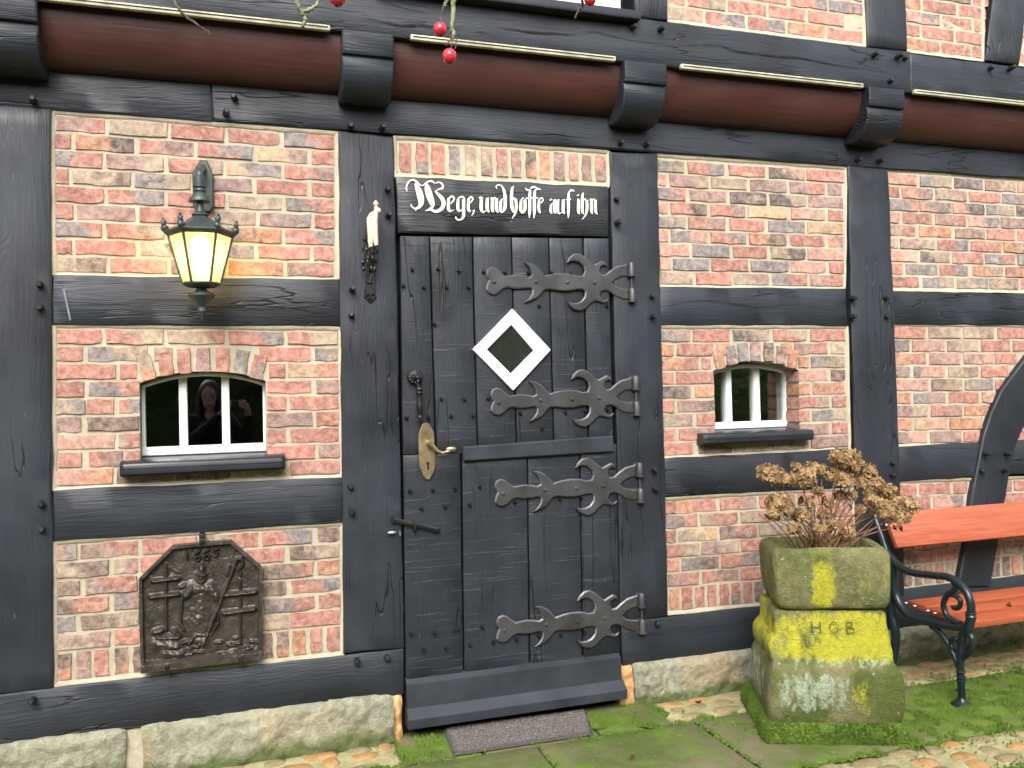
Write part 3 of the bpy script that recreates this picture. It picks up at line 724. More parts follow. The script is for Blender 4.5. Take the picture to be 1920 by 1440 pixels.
# the bay left of the corner post, cut by the edge of the picture
def plain_panel(x0, x1, z0, z1, Y=0.0):
    pn = mortar_panel([(x0, z1), (x1, z1), (x1, z0), (x0, z0)], None, Y+.008)
    n = max(1, round((z1-z0-.02)/.0755)); ph = (z1-z0-.024)/n
    for i in range(n):
        x = x0+.012; first = True; zc = z1-.012-ph*(i+.5)
        while x < x1-.04:
            wv = rb.uniform(.20, .222); wv = wv*.5 if first and i % 2 else wv
            wv = min(wv, x1-.012-x); brick(x+wv/2, zc, wv, ph-.013, rb.choice(['R', 'R', 'R', 'RM', 'RG', 'O', 'T', 'G', 'MR', 'BT', 'S']), pn, 0, Y); x += wv+.013; first = False
xl0, xl1 = W(-45, 600)[0]-.75, W(-45, 600)[0]
zlev = [W(97, 206)[1], W(98, 516)[1], W(99, 609)[1], W(101, 919)[1], W(100, 1014)[1], W(60, 1291)[1]]
plain_panel(xl0, xl1, zlev[1], zlev[0]); plain_panel(xl0, xl1, zlev[3], zlev[2]); plain_panel(xl0, xl1, zlev[5], zlev[4])
beam('timber_rail', [(xl0, zlev[1]), (xl1, zlev[1]), (xl1, zlev[2]), (xl0, zlev[2])], RA, 'timber_along')
beam('timber_rail', [(xl0, zlev[3]), (xl1, zlev[3]), (xl1, zlev[4]), (xl0, zlev[4])], RA, 'timber_along')
beam('timber_post', [(XL, zlev[0]), (xl0, zlev[0]), (xl0, zlev[5]), (XL, zlev[5])], PO, 'timber_up')
xq = W(1640+xr7/K7, 600)[0]
beam('timber_post', [(xq, W(1900, 333)[1]), (XR, W(1900, 333)[1]), (XR, zs_t), (xq, zs_t)], PO, 'timber_up')
# --- stone plinth
def plinth(x0, x1, z1, mat, y0=-.045, z0=-.12):
    o = random.random()*50; n = max(6, int((x1-x0)/.011)); m = 24
    def fn(u, v):
        x = x0+(x1-x0)*u; z = z0+(z1-z0)*v
        if v > .999: z = z1+.007*nz(x*14, o)
        e = min(u, 1-u)*(x1-x0)/.05; e = min(1, e)**.5; t = min(1, (1-v)*(z1-z0)/.03)**.5
        y = y0+.016*nz(x*5, z*7, o)+.014*nz(x*17, z*17, o)+.010*nz(x*38, z*38, o)+.004*nz(x*90, z*90, o)+(1-e)*.018+(1-t)*.028
        return (x+.008*nz(z*9, o, u*3), y, z)
    b = MB(); b.grid(fn, n, m+4)
    b.add([fn(0, 1), fn(1, 1), (x1, .12, z1+.004), (x0, .12, z1+.004)], [(0, 1, 2, 3)])
    top = [fn(i/n, 1) for i in range(n+1)]
    b.add(top+[(p[0], .12, p[2]) for p in top], [(i, i+1, n+2+i, n+1+i) for i in range(n)])
    for u in (0, 1):
        s_ = [fn(u, j/(m+4)) for j in range(m+5)]; b.add(s_+[(p[0], .12, p[2]) for p in s_], [(j, j+1, m+6+j, m+5+j) for j in range(m+4)])
    b.build('plinth_stone', MAT[mat], house, 60)
zpl = W(400, 1341)[1]; zprt = zs_b
MB().box(XL, W(753, 1350)[0], .0, .12, -.15, zpl-.012).build('plinth_mortar', MAT['mortar'], house)
MB().box(W(1170, 1300)[0], XR, .0, .12, -.15, zprt-.012).build('plinth_mortar', MAT['mortar'], house)
xj = lambda x, y=1400: W(x, y, -.04)[0]
for a, c in ((XL, xj(-330)), (xj(-322), xj(234)), (xj(266), xj(741))): plinth(a, c, zpl+.004, 'plinth')
plinth(xj(742), xj(757), zpl+.002, 'plinth_orange', -.03)
plinth(xj(1167, 1300), xj(1192, 1300), zprt-.004, 'plinth_orange', -.04)
xs_ = [xj(1193, 1300), xj(1440, 1300), 3.30, 3.95, 4.7, 5.6, XR]
for a, c in zip(xs_[:-1], xs_[1:]): plinth(a, c-.012, zprt+.003, 'plinth')

# --- jettied upper floor
J = -.19
zj = sum(W(x, y, J)[1] for x, y in ((640, 62), (1160, 118), (1620, 166), (1900, 190)))/4     # underside of the jetty beam
zjt = sum(W(x, y, J)[1] for x, y in ((1250, 43), (1620, 86), (1700, 97), (1840, 117)))/4   # top of it
xs17 = W(1705, 130, J)[0]
beam('jetty_beam', [(XL, zjt), (xs17, zjt), (xs17, zj), (XL, zj)], J-.012, 'timber_along', -.01)
beam('jetty_beam', [(xs17, zjt-.004), (XR, zjt-.004), (XR, zj+.004), (xs17, zj+.004)], J-.006, 'timber_along', -.01)
zb = (W(358, 154, RA)[1]+W(950, 208, RA)[1]+W(1420, 243, RA)[1])/3
ends = [(-120, 74), (641, 737), (1166, 1244), (1620, 1686)]
exs = [(W(a, 110, J)[0], W(c, 110, J)[0]) for a, c in ends]; exs.append((exs[-1][1]+1.15, exs[-1][1]+1.38)); exs.insert(0, (XL-.02, XL+.20))
for x0, x1 in exs:
    # carved beam end: upright nose, groove, then a quarter round falling back to the wall
    prof = [(J-.035, zj-.004), (J-.035, zj-.085), (J-.028, zj-.10), (J-.012, zj-.104), (J-.016, zj-.115)]
    for k in range(9):
        t = k/8*PI/2; prof.append((J-.020+(-.05-J)*(1-math.cos(t)), zj-.13-(.135)*math.sin(t)))
    prof += [(-.03, zj-.262), (-.005, zj-.255), (-.005, zj-.004)]
    n = len(prof); b = MB()
    rows = []
    for s_, xx in ((0, x0), (.05, x0+.007), (.95, x1-.007), (1, x1)):
        e = .006 if s_ in (0, 1) else 0
        rows += [(xx, y+e*(1 if y < -.1 else 0), z+(e if i > 4 and i < n-1 else 0)) for i, (y, z) in enumerate(prof)]
    F = [(a*n+i, a*n+(i+1) % n, (a+1)*n+(i+1) % n, (a+1)*n+i) for a in range(3) for i in range(n)]
    F += [tuple(range(n)), tuple(range(3*n, 4*n))[::-1]]
    b.add(rows, F).build('beam_end', MAT['timber_along'], house, 40)
for k in range(len(exs)-1):
    x0, x1 = exs[k][1]-.004, exs[k+1][0]+.004
    b = MB(); b.grid(lambda u, v: (x0+(x1-x0)*u, -.012+(J+.035)*math.sin(v*PI/2), zb+(zj+.02-zb)*(1-math.cos(v*PI/2))+.0025*nz(u*4, v*3, k)), 14, 14)
    b.build('cove_board', MAT['cove_red'], house, 60)
x0, x1 = XL, exs[0][0]
for a, c in (((40, 0), (618, 55)), ((768, 75), (1150, 111)), ((1272, 126), (1612, 161)), ((1708, 171), (2040, 200))):
    xa = W(a[0], a[1], J)[0]; xb = W(c[0], c[1], J)[0]
    zz = zj+.001
    o = MB().box(xa, xb, J-.03, J-.006, zz-.013, zz+.011, .004).build('cream_batten', MAT['cream_strip'], house, 40)
    MB().box(xa+.01, xb-.01, J-.033, J-.028, zz-.001, zz+.002).build('batten_groove_shade', MAT['black_void'], o)  # raised black strip painting the shade of a groove
# upper timbers and panels
UY = J
ztop = zjt+1.0
def ubeam(name, a, c, mat='timber_up', Y=J-.018):
    return beam(name, a+c, Y, mat, J+.1)
def up(x, y): return W(x, y, J)
ubeam('timber_post', [(up(1622, 60)[0], ztop), (up(1697, 60)[0], ztop)], [(up(1698, 97)[0], zjt+.002), (up(1622, 86)[0], zjt+.002)])
xw0, xw1 = up(820, 5)[0], up(1163, 10)[0]
ubeam('timber_post', [(up(1188, 20)[0], ztop), (up(1251, 20)[0], ztop)], [(up(1251, 43)[0], zjt+.002), (up(1190, 40)[0], zjt+.002)])
ubeam('timber_post', [(XL, ztop), (xw0-.02, ztop)], [(xw0-.02, zjt+.002), (XL, zjt+.002)])
a = Vector(up(1858, 0)); c = Vector(up(1843, 117)); d = (a-c)*((ztop-c.y)/(a.y-c.y))
a2 = Vector(up(1921, 0)); c2 = Vector(up(1907, 125)); d2 = (a2-c2)*((ztop-c2.y)/(a2.y-c2.y))
ubeam('timber_brace', [tuple(c+d), tuple(c2+d2)], [(c2.x, zjt+.002), (c.x, zjt+.002)], 'timber_up', J-.022)
def upanel(x0, x1, rows, slant=0.0):
    nrow = 13; ph = .0745; z = zjt+.004
    pn = mortar_panel([(x0, ztop), (x1+slant, ztop), (x1, z), (x0, z)], None, J+.004)
    for i in range(nrow):
        zc = z+.010+ph*(i+.5)
        if i < len(rows):
            for t in rows[i].split():
                xs = t.rstrip('ROSMGBTKY'); code = t[len(xs):]; p, q_ = [float(v) for v in xs.split('-')]
                yv = {0: 95, 1: 70, 2: 43, 3: 17}.get(i, 10)
                xa, xb = up(1240+p/2.8235, yv)[0], up(1240+q_/2.8235, yv)[0]
                brick((xa+xb)/2, zc, xb-xa, ph-.0105, code, pn, 0, J)
        else:
            x = x0+.012; first = True
            while x < x1-.05:
                wv = rb.uniform(.2, .222)*(.5 if first and i % 2 else 1); wv = min(wv, x1-.012-x)
                brick(x+wv/2, zc, wv, ph-.013, rb.choice(['R', 'R', 'RM', 'O', 'RG', 'S', 'M', 'R']), pn, 0, J); x += wv+.013; first = False
upanel(up(1251, 40)[0], up(1622, 80)[0], ['45-225TS 240-450RG 465-660RG 675-870O 885-1070R', '45-130OR 150-345RT 360-560R 575-765R 785-970R 985-1075O', '45-250R 265-465R 480-670R 690-880RG 895-1075GM', '45-140O 155-350R 370-560M 575-765R 785-975R 990-1075R'])
upanel(up(1697, 97)[0], up(1843, 117)[0], ['1300-1475O 1485-1640RO 1650-1700R', '1300-1370R 1385-1550R 1565-1705R', '1300-1475SG 1490-1645R 1660-1715O', '1295-1375O 1390-1560R 1575-1722R', '1295-1460R 1475-1640B 1650-1735R'], .05)
upanel(up(1908, 128)[0], XR, [])
for x, y in ((1638, 104), (1681, 108), (1696, 110), (1668, 152), (1857, 128), (1893, 130), (1184, 52), (1237, 56)): peg(x, y, J-.014)
# upper window: only its lower edge shows
uw = empty('window'); uw.parent = house; zws = up(1080, 12)[1]
f = MB().box(xw0, xw1, J-.005, J+.04, zws-.012, zws+.06, .004)
for xx in (xw0, (xw0+xw1)/2-.03, xw1-.06): f.box(xx, xx+.06, J-.002, J+.04, zws+.055, ztop)
f.build('window_frame', MAT['white_paint'], uw, 30)
MB().box(xw0+.05, xw1-.05, J+.018, J+.022, zws+.05, ztop).build('pane', MAT['glass'], uw)
xs0, xs1 = up(700, 0)[0], up(1190, 30)[0]
MB().box(xs0, xs1, J-.07, J+.03, zws-.058, zws-.014, .006).build('window_sill', MAT['sill_black'], uw, 40)
beam('timber_rail', [(xw0-.02, zws-.05), (up(1190, 30)[0], zws-.05), (up(1190, 30)[0], zjt+.002), (xw0-.02, zjt+.002)], J-.01, 'timber_along', J+.1)
# closed upper wall and roof overhang above the picture, rooms behind
MB().box(XL, XR, J+.12, .3, zj+.03, ztop).build('upper_wall', MAT['black_void'], house)
rm = MB(); ih = zb-.02
rm.box(XL, XR, 2.4, 2.5, -.1, ih); rm.box(XL, XR, .32, 2.4, -.1, -.02); rm.box(XL, XR, .32, 2.4, ih-.05, ih); rm.box(XL-.1, XL, .0, 2.5, -.1, ztop); rm.box(XR, XR+.1, .0, 2.5, -.1, ztop)
rm.build('inner_room', MAT['floor_dark'], house)

# ------------------------------------------------------------------ windows of the ground floor
def arched_window(tr_, sill_px, fy, x0, x1, zbot, spring, apex, mulls, label, fw=.018, depth=.05, rail=.036):
    """frame in facade metres: x0..x1, zbot, spring height at the sides, apex in the middle"""
    win = empty('window'); win.parent = house; win['label'] = label
    n = 14; xm = (x0+x1)/2; h = apex-spring; hw = (x1-x0)/2
    rad = (hw*hw+h*h)/(2*h); cz = apex-rad
    def az(x, r_=rad): return cz+math.sqrt(max(0, r_*r_-(x-xm)**2))
    out = [(x0+(x1-x0)*i/n, az(x0+(x1-x0)*i/n)) for i in range(n+1)]
    inn = [(x0+fw+(x1-x0-2*fw)*i/n, az(x0+fw+(x1-x0-2*fw)*i/n)-fw*.9) for i in range(n+1)]
    b = MB()
    b.prism(out+inn[::-1], fy, fy+depth, .004)
    b.prism([(x0, zbot), (x0+fw, zbot), inn[0], out[0]], fy+.0012, fy+depth, .004)
    b.prism([(x1-fw, zbot), (x1, zbot), out[-1], inn[-1]], fy+.0012, fy+depth, .004)
    b.prism([(x0, zbot-.001), (x1, zbot-.001), (x1, zbot+rail), (x0, zbot+rail)], fy-.003, fy+depth, .004)
    b.build('window_frame', MAT['white_paint'], win, 30)
    eds = [x0+fw-.004]
    for a, c in mulls:
        MB().prism([(a, zbot+rail-.002), (c, zbot+rail-.002), (c, az(c)-fw*.85), (a, az(a)-fw*.85)], fy+.003, fy+depth, .004).build('mullion', MAT['white_paint'], win, 30); eds += [a+.004, c-.004]
    eds.append(x1-fw+.004)
    for k in range(0, len(eds), 2):
        a, c = eds[k], eds[k+1]; pts = [(a, zbot+fw)]+[(c, zbot+fw)]+[(c+(a-c)*i/6, az(c+(a-c)*i/6)-fw*.8) for i in range(7)]
        MB().prism(pts, fy+depth*.55, fy+depth*.55+.004).build('pane', MAT['glass'], win)
    xa, xb, zt_, zb_, yf = sill_px
    prof = [(yf+.012, zb_), (yf, zb_+.010), (yf, zt_-.012), (yf+.004, zt_-.004), (yf+.012, zt_), (fy+.02, zbot-.002), (fy+.02, zb_)]; n = len(prof); V = []
    for xx, e in ((xa, .016), (xa+.016, 0), (xb-.016, 0), (xb, .016)): V += [(xx, y+(e if y < yf+.02 else 0), z) for y, z in prof]
    F = [(k*n+i, k*n+(i+1) % n, (k+1)*n+(i+1) % n, (k+1)*n+i) for k in range(3) for i in range(n)]+[tuple(range(n)), tuple(range(4*n-1, 3*n-1, -1))]
    s_ = MB().add(V, F).build('window_sill', MAT['sill_black'], win, 40)
    MB().box(xa+.004, xb-.004, yf-.002, yf+.006, (zt_+zb_)/2-.006+.008, (zt_+zb_)/2+.004).build('sill_groove_shade', MAT['black_void'], s_)  # black strip on the sill face in place of groove shade
    return win, az
FY = .085
def W2(x, y, Y=FY): return W(*P2(x, y), Y)
def W5(x, y, Y=FY): return W(*P5(x, y), Y)
arched_window(P2, (W(*P2(474, 960), -.075)[0], W(*P2(1508, 930), -.075)[0], W(*P2(980, 900), -.075)[1], W(*P2(980, 985), -.075)[1], -.075), FY,
              W2(606, 600)[0], W2(1394, 600)[0], W2(1000, 862)[1], (W2(612, 440)[1]+W2(1390, 425)[1])/2, W2(1000, 358)[1],
              ((W2(846, 600)[0], W2(898, 600)[0]), (W2(1112, 600)[0], W2(1161, 600)[0])), 'low arched window reflecting the photographer, left of the door')
arched_window(P5, (W(*P5(488, 1110), -.075)[0], W(*P5(1488, 1090), -.075)[0], W(*P5(980, 1058), -.075)[1], W(*P5(980, 1152), -.075)[1], -.075), FY+.03,
              W5(540, 700, FY+.03)[0], W5(1246, 700, FY+.03)[0], W5(900, 1020, FY+.03)[1], (W5(600, 480, FY+.03)[1]+W5(1225, 535, FY+.03)[1])/2, W5(880, 443, FY+.03)[1],
              ((W5(682, 700, FY+.03)[0], W5(736, 700, FY+.03)[0]), (W5(938, 700, FY+.03)[0], W5(990, 700, FY+.03)[0])), 'low arched window right of the door, set back in a brick reveal', .024)
# brick reveals (jamb bricks seen edge-on are the panel bricks; this closes the gap to the frame)
for (p, tr_) in ((hole1, P2), (hole2, P5)):
    H = [W(*q) for q in p]; n = len(H); cx = sum(q[0] for q in H)/n; cz = sum(q[1] for q in H)/n
    O = [((x-cx)*1.0+cx, (z-cz)*1.0+cz) for x, z in H]
    V = [(x, .009, z) for x, z in O]+[(x, .20, z) for x, z in O]
    MB().add(V, [(i, i+n, (i+1) % n+n, (i+1) % n) for i in range(n)]).build('window_reveal', MAT['mortar'], house)
# a pale inner casement edge and curtain behind the right-hand window
for a, c in ((636, 668), (895, 938), (1140, 1200)):
    xa, xb = W5(a, 800, .19)[0], W5(c, 800, .19)[0]
    MB().box(xa, xb, .185, .20, W5(900, 1000, .19)[1], W5(900, 470, .19)[1]).build('inner_casement', MAT['curtain'], house)

# ------------------------------------------------------------------ lintel board with painted text
DL, DR = W(748, 700), W(1150, 700)
beam('door_lintel', PX((742, 330), (1141, 350), (1141, 443), (746, 437)), -.006, 'board_wood', .12)
lint = house.children[-1]
strokes = [  # (x, y, pen width) along each pen stroke, measured on the board
 [(132,492,8),(127,460,12),(142,420,15),(172,402,14),(200,412,18),(222,440,26)],
 [(192,430,10),(212,462,44),(232,520,56),(240,570,48),(228,605,30),(196,622,14),(168,606,12),(162,588,8)],
 [(205,625,8),(196,640,3)],
 [(215,430,8),(250,445,7),(282,420,12),(318,412,16),(345,428,10)],
 [(282,424,8),(286,460,46),(302,520,58),(322,575,46),(326,606,24),(300,625,12),(272,640,6)],
 [(272,640,5),(310,628,20),(352,644,24),(395,622,32),(412,580,34),(396,540,34),(362,505,20),(346,486,8)],
 [(350,428,8),(378,420,12),(402,438,16),(406,465,12),(390,480,6)],
 [(350,486,7),(382,470,10),(405,455,6)],
 [(450,540,22),(448,620,27),(466,642,20)], [(448,546,12),(474,528,16),(492,545,16),(474,574,12),(452,588,6)], [(462,644,10),(490,630,4)],
 [(522,545,22),(520,620,26),(536,642,18)], [(520,542,10),(552,530,14),(572,545,12)], [(564,545,26),(564,640,27),(562,682,24),(540,706,14),(512,702,14),(502,682,10)], [(536,642,10),(562,622,5)],
 [(602,542,22),(600,622,26),(616,644,18)], [(600,548,12),(622,532,14),(634,550,14),(618,574,10),(604,586,6)],
 [(640,632,20),(640,652,12),(626,676,4)],
 [(678,542,6),(698,530,12)], [(700,536,26),(698,622,28),(714,650,18)], [(745,540,26),(744,622,28),(760,650,12)], [(712,652,10),(740,634,5)],
 [(768,550,6),(784,536,14)], [(784,540,26),(783,625,28),(792,650,8)], [(790,552,8),(808,536,16)], [(815,545,26),(815,625,28),(828,652,10)],
 [(818,470,10),(812,452,10),(832,440,11),(856,452,14),(874,492,24),(882,552,28),(878,620,26),(856,652,12)], [(848,560,24),(846,630,26),(858,654,12)], [(846,560,10),(872,540,8)],
 [(948,450,5),(932,480,24),(931,600,29),(946,650,16)], [(936,560,8),(955,538,14)], [(962,548,22),(966,610,26),(956,660,18),(934,698,5)],
 [(1002,560,22),(1000,628,26),(1014,656,16)], [(1002,556,10),(1022,538,14)], [(1032,552,24),(1032,625,26),(1016,656,10)],
 [(1034,466,8),(1052,480,16),(1072,478,10)], [(1072,482,18),(1068,530,26),(1068,640,25),(1064,694,3)], [(1072,470,10),(1096,456,16),(1122,462,8)],
 [(1108,480,18),(1104,530,26),(1104,640,25),(1100,698,3)], [(1104,486,10),(1128,470,18),(1154,478,5)], [(1038,542,9),(1134,540,9)],
 [(1140,552,18),(1138,628,24),(1150,655,12)], [(1138,556,10),(1158,540,14),(1170,556,12),(1154,580,8)],
 [(1222,560,10),(1236,548,16)], [(1232,590,18),(1228,640,22),(1240,660,10)], [(1232,590,8),(1256,572,8)], [(1258,552,24),(1258,636,25),(1268,660,8)],
 [(1284,552,24),(1282,636,25),(1296,662,12)], [(1294,662,8),(1320,645,4)], [(1324,552,24),(1324,636,25),(1336,662,8)],
 [(1366,498,16),(1364,560,25),(1364,645,23),(1362,696,3)], [(1364,500,8),(1386,482,18),(1412,488,5)], [(1345,552,8),(1384,550,8)],
 [(1432,552,8),(1440,560,22),(1440,640,24),(1450,664,8)], [(1430,524,12),(1444,516,10)],
 [(1478,500,8),(1470,530,22),(1470,635,24),(1480,664,8)], [(1478,560,8),(1496,545,12)], [(1504,556,22),(1506,620,24),(1494,670,14),(1468,706,4)],
 [(1524,560,6),(1538,546,14)], [(1540,552,23),(1540,636,24),(1548,662,8)], [(1546,562,8),(1562,546,14)], [(1570,556,23),(1570,636,24),(1584,664,8)]]
b = MB(); yy = -.0115
for st in strokes:
    yy -= .00004; P = []
    # resample smoothly (Catmull-Rom) when the stroke bends
    Q = [Vector((x, y, w_)) for x, y, w_ in st]
    if len(Q) > 2:
        E_ = [Q[0]*2-Q[1]]+Q+[Q[-1]*2-Q[-2]]; Q2 = []
        for i in range(1, len(E_)-2):
            for k in range(6):
                t = k/6; a, c, d, e = E_[i-1], E_[i], E_[i+1], E_[i+2]
                Q2.append(.5*((2*c)+(d-a)*t+(2*a-5*c+4*d-e)*t*t+(3*c-a-3*d+e)*t**3))
        Q = Q2+[Q[-1]]
    n = len(Q); V = []
    for i, q in enumerate(Q):
        T = (Q[min(i+1, n-1)]-Q[max(i-1, 0)]); T.z = 0; T.normalize(); N_ = Vector((-T.y, T.x, 0)); hw = max(q.z*.86, 3)/2
        if i in (0, n-1) and len(st) > 1:   # broad-nib slant at the ends
            sl_ = (T*hw*.55)
        else: sl_ = Vector((0, 0, 0))
        for sg in (-1, 1):
            x = q.x+N_.x*hw*sg+sl_.x*sg*.6; y = q.y+N_.y*hw*sg+sl_.y*sg*.6
            X, Z = W(730+x/4.085, 240+y/4.085); V.append((X, yy, Z))
    b.add(V, [(2*i, 2*i+1, 2*i+3, 2*i+2) for i in range(n-1)])
b.build('lettering', MAT['letter_paint'], lint)['label'] = 'cream blackletter words Wege, und hoffe auf ihn'

# ------------------------------------------------------------------ the door
door = empty('door'); door.parent = house; door['label'] = 'black plank door with wrought strap hinges and a white diamond window'
DY = -.010
MB().box(W(735, 500)[0], W(1175, 1200)[0], .075, .10, -.02, W(900, 430)[1]+.02).build('door_backing', MAT['black_void'], door)  # added black board that paints the darkness in the door gaps
def dplank(c, y=DY, name='plank'): return beam(name, PX(*c), y+random.uniform(-.003, .003), 'door_wood', .06, .005, .0015, door)
g_ = 1.4
topy = lambda x: 443+(x-747)*.013
ub = [(749, 754), (805, 817), (885, 895), (958, 968), (1028, 1038), (1092, 1103), (1141, 1150)]
midy = lambda x: 848-(x-870)*.075
for k in range(6):
    (a0, a1), (c0, c1) = ub[k], ub[k+1]
    yb_ = 852 if k == 0 else midy((a1+c1)/2)
    lx = lambda p, y: p[0]+(p[1]-p[0])*(y-443)/400
    dplank([(a0+g_, topy(a0)), (c0-g_, topy(c0)), (lx(ub[k+1], yb_)-g_, yb_), (lx(ub[k], yb_)+g_, yb_)])
dplank([(755.5, 854), (862, 850), (868, 1262), (761, 1274)])
dplank([(818, 846), (894, 844), (894, 848), (865, 850)])
lb = [(865, 869), (988, 993), (1086, 1092), (1156, 1163)]
for k in range(3):
    (a0, a1), (c0, c1) = lb[k], lb[k+1]
    dplank([(a0+g_, 854-(a0-870)*.075), (c0-g_, 854-(c0-870)*.075), (c1-g_, 1262-(c1-870)*.125), (a1+g_, 1262-(a1-870)*.125)])
MB().prism(PX((868, 838), (1150, 817), (1152, 847), (870, 865), Y=-.03), -.032, .01, .006).build('ledge_rail', MAT['weather_board'], door, 40)
# weatherboard at the foot: two boards with sloping tops
def board_x(x0, x1, prof, name, mat, parent):
    n = len(prof); V = [(x, y, z) for x in (x0, x1) for y, z in prof]
    F = [(i, (i+1) % n, (i+1) % n+n, i+n) for i in range(n)]+[tuple(range(n)), tuple(range(2*n-1, n-1, -1))]
    return MB().add(V, F).build(name, MAT[mat], parent, 30)
wx0, wx1 = W(763, 1320, -.03)[0], W(1164, 1270, -.03)[0]
zA = W(960, 1248, -.02)[1]; zB = W(960, 1260, -.04)[1]; zC = W(960, 1303, -.045)[1]; zD = W(960, 1342, -.085)[1]
board_x(wx0, wx1, [(.0, zA), (-.036, zB), (-.040, zC-.01), (.0, zC-.01)], 'weather_board', 'weather_board', door)
board_x(wx0-.004, wx1+.006, [(-.002, zC+.004), (-.044, zC), (-.088, zD+.045), (-.088, zD+.005), (-.078, zD), (-.002, zD)], 'drip_board', 'weather_board', door)
# strap hinges, traced once and set at four heights
hp = [(128,290),(112,262),(110,240),(120,215),(150,205),(180,215),(205,240),(235,262),(300,255),(350,262),(385,272),(403,262),(402,238),(387,208),(356,175),(400,180),(440,205),(470,240),(490,262),(540,250),(600,245),(660,250),(700,265),(733,263),(745,232),(735,198),(706,174),(670,168),(629,182),(642,150),(672,124),(710,119),(745,140),(780,175),(805,192),(830,180),(860,166),(884,180),(893,208),(870,197),(847,208),(840,235),(855,258),(880,255),(910,230),(950,204),(1020,190),(1020,268),(980,272),(942,290),(922,310),(945,335),(985,345),(1025,350),(1030,420),(990,415),(950,400),(910,370),(880,358),(852,364),(842,388),(852,412),(876,423),(900,410),(894,433),(870,443),(840,432),(810,426),(780,447),(750,478),(715,492),(677,480),(647,456),(635,430),(660,440),(692,440),(722,427),(744,398),(747,367),(735,354),(700,352),(640,362),(580,360),(520,350),(490,352),(470,372),(440,406),(400,425),(357,435),(386,408),(405,380),(407,352),(390,340),(340,346),(290,346),(250,336),(220,346),(190,373),(160,384),(130,375),(110,352),(113,322)]
C7 = lambda x, y: (880+x/3.4294, 440+y/3.4294)
HY = -.027
ref = [W(*C7(*p), HY) for p in ((160, 300), (806, 308))]
rc = Vector(((ref[0][0]+ref[1][0])/2, (ref[0][1]+ref[1][1])/2))
poly = [(W(*C7(*p), HY)[0]-rc.x, W(*C7(*p), HY)[1]-rc.y) for p in hp]
hm = MB().prism(poly, HY, DY-.003, .006)
for p in ((160, 300), (430, 300), (632, 306), (806, 308)):
    X, Z = W(*C7(*p), HY); hm.lathe([(.0095, 0), (.0095, .004), (.007, .007), (.003, .008)], (X-rc.x, HY, Z-rc.y), 8, 'y')
hmesh = hm.mesh('strap_hinge', MAT['iron'], 30)
hmesh.materials.append(MAT['highlight_chalk_grey'])
for i in range(1, len(poly)+1): hmesh.polygons[i].material_index = 1  # bevel faces take the paler highlight tone
kn = MB()
for p in ((1040, 225), (1045, 390)):
    X, Z = W(*C7(*p), HY); X -= rc.x; Z -= rc.y
    kn.lathe([(.016, -.038), (.021, -.036), (.021, -.029), (.0165, -.028), (.0165, .026), (.012, .034)], (X, -.030, Z), 12)
    kn.box(X-.028, X+.008, -.018, -.010, Z-.036, Z+.036)
kn.lathe([(.006, -.085), (.006, .065)], (W(*C7(1043, 300), HY)[0]-rc.x, -.026, W(*C7(1043, 300), HY)[1]-rc.y), 8)
kmesh = kn.mesh('hinge_knuckle', MAT['iron'], 40)
for k, (p1, p2) in enumerate(((C7(160, 300), C7(806, 308)), (C7(193, 1080), C7(832, 1047)), ((940, 926), (1133.5, 910.5)), ((942, 1181), (1138, 1159)))):
    a, c = W(*p1, HY), W(*p2, HY)
    for nm, me in (('strap_hinge', hmesh), ('hinge_knuckle', kmesh)):
        o = link(nm, me, door); o.location = ((a[0]+c[0])/2, 0, (a[1]+c[1])/2); o.rotation_euler = (0, -math.atan2(c[1]-a[1], c[0]-a[0])*.5, 0)
# nail studs
sm = []
for k in range(3):
    b = MB(); b.lathe([(.0105, 0), (.0105, .006), (.005, .017)], (0, 0, 0), 4, 'y', k*.5); sm.append(b.mesh('stud', MAT['black_iron']))
C5 = lambda x, y: (620+x/2.88, 420+y/2.88)
C2 = lambda x, y: (640+x/2.667, 900+y/2.667)
studs = [C5(*p) for p in ((440, 245), (580, 243), (693, 254), (825, 258), (940, 262), (1068, 262), (1192, 264), (1298, 266), (392, 333), (505, 342), (625, 340), (747, 343), (598, 945), (722, 945), (850, 942), (408, 1045), (528, 1045), (650, 1038), (770, 1036), (1025, 1022), (1268, 1015), (1376, 1012), (1495, 1002), (1126, 443), (1492, 443), (1142, 1105), (560, 540))]
studs += [C2(*p) for p in ((342, 55), (457, 50), (571, 45), (692, 33), (400, 142), (519, 134), (641, 124), (868, 110), (1092, 93), (1200, 84), (349, 768), (466, 763), (582, 747), (704, 733), (410, 850), (523, 840), (643, 823), (762, 810), (876, 798), (985, 778), (1097, 773), (1216, 762))]
for x, y in studs:
    X, Z = W(x, y, DY-.004); o = link('stud', sm[rp.randrange(3)], door); o.location = (X, DY-.002, Z); o.rotation_euler = (0, rp.random(), 0)
# diamond window
outd = [W(*C7(*p), -.03) for p in ((25, 738), (278, 477), (523, 740), (283, 1000))]; ind = [W(*C7(*p), -.03) for p in ((112, 738), (270, 577), (416, 745), (268, 895))]
dw = empty('diamond_window'); dw.parent = door
b = MB(); V = [(x, -.030, z) for x, z in outd]+[(x, -.030, z) for x, z in ind]+[(x, .05, z) for x, z in ind]+[(x, .05, z) for x, z in outd]
b.add(V, [(i, (i+1) % 4, (i+1) % 4+4, i+4) for i in range(4)]+[(i+4, (i+1) % 4+4, (i+1) % 4+8, i+8) for i in range(4)]+[(i+12, (i+1) % 4+12, (i+1) % 4, i) for i in range(4)])
fo = b.build('diamond_frame', MAT['white_paint'], door); bpy.data.objects.remove(dw)
MB().prism(ind, DY-.0105, DY-.0090).build('diamond_pane', MAT['glass'], door)
MB().prism(ind, DY-.0085, DY-.002).build('pane_backing', MAT['pane_dark'], door)  # dark sheet painted for the unlit room behind the pane
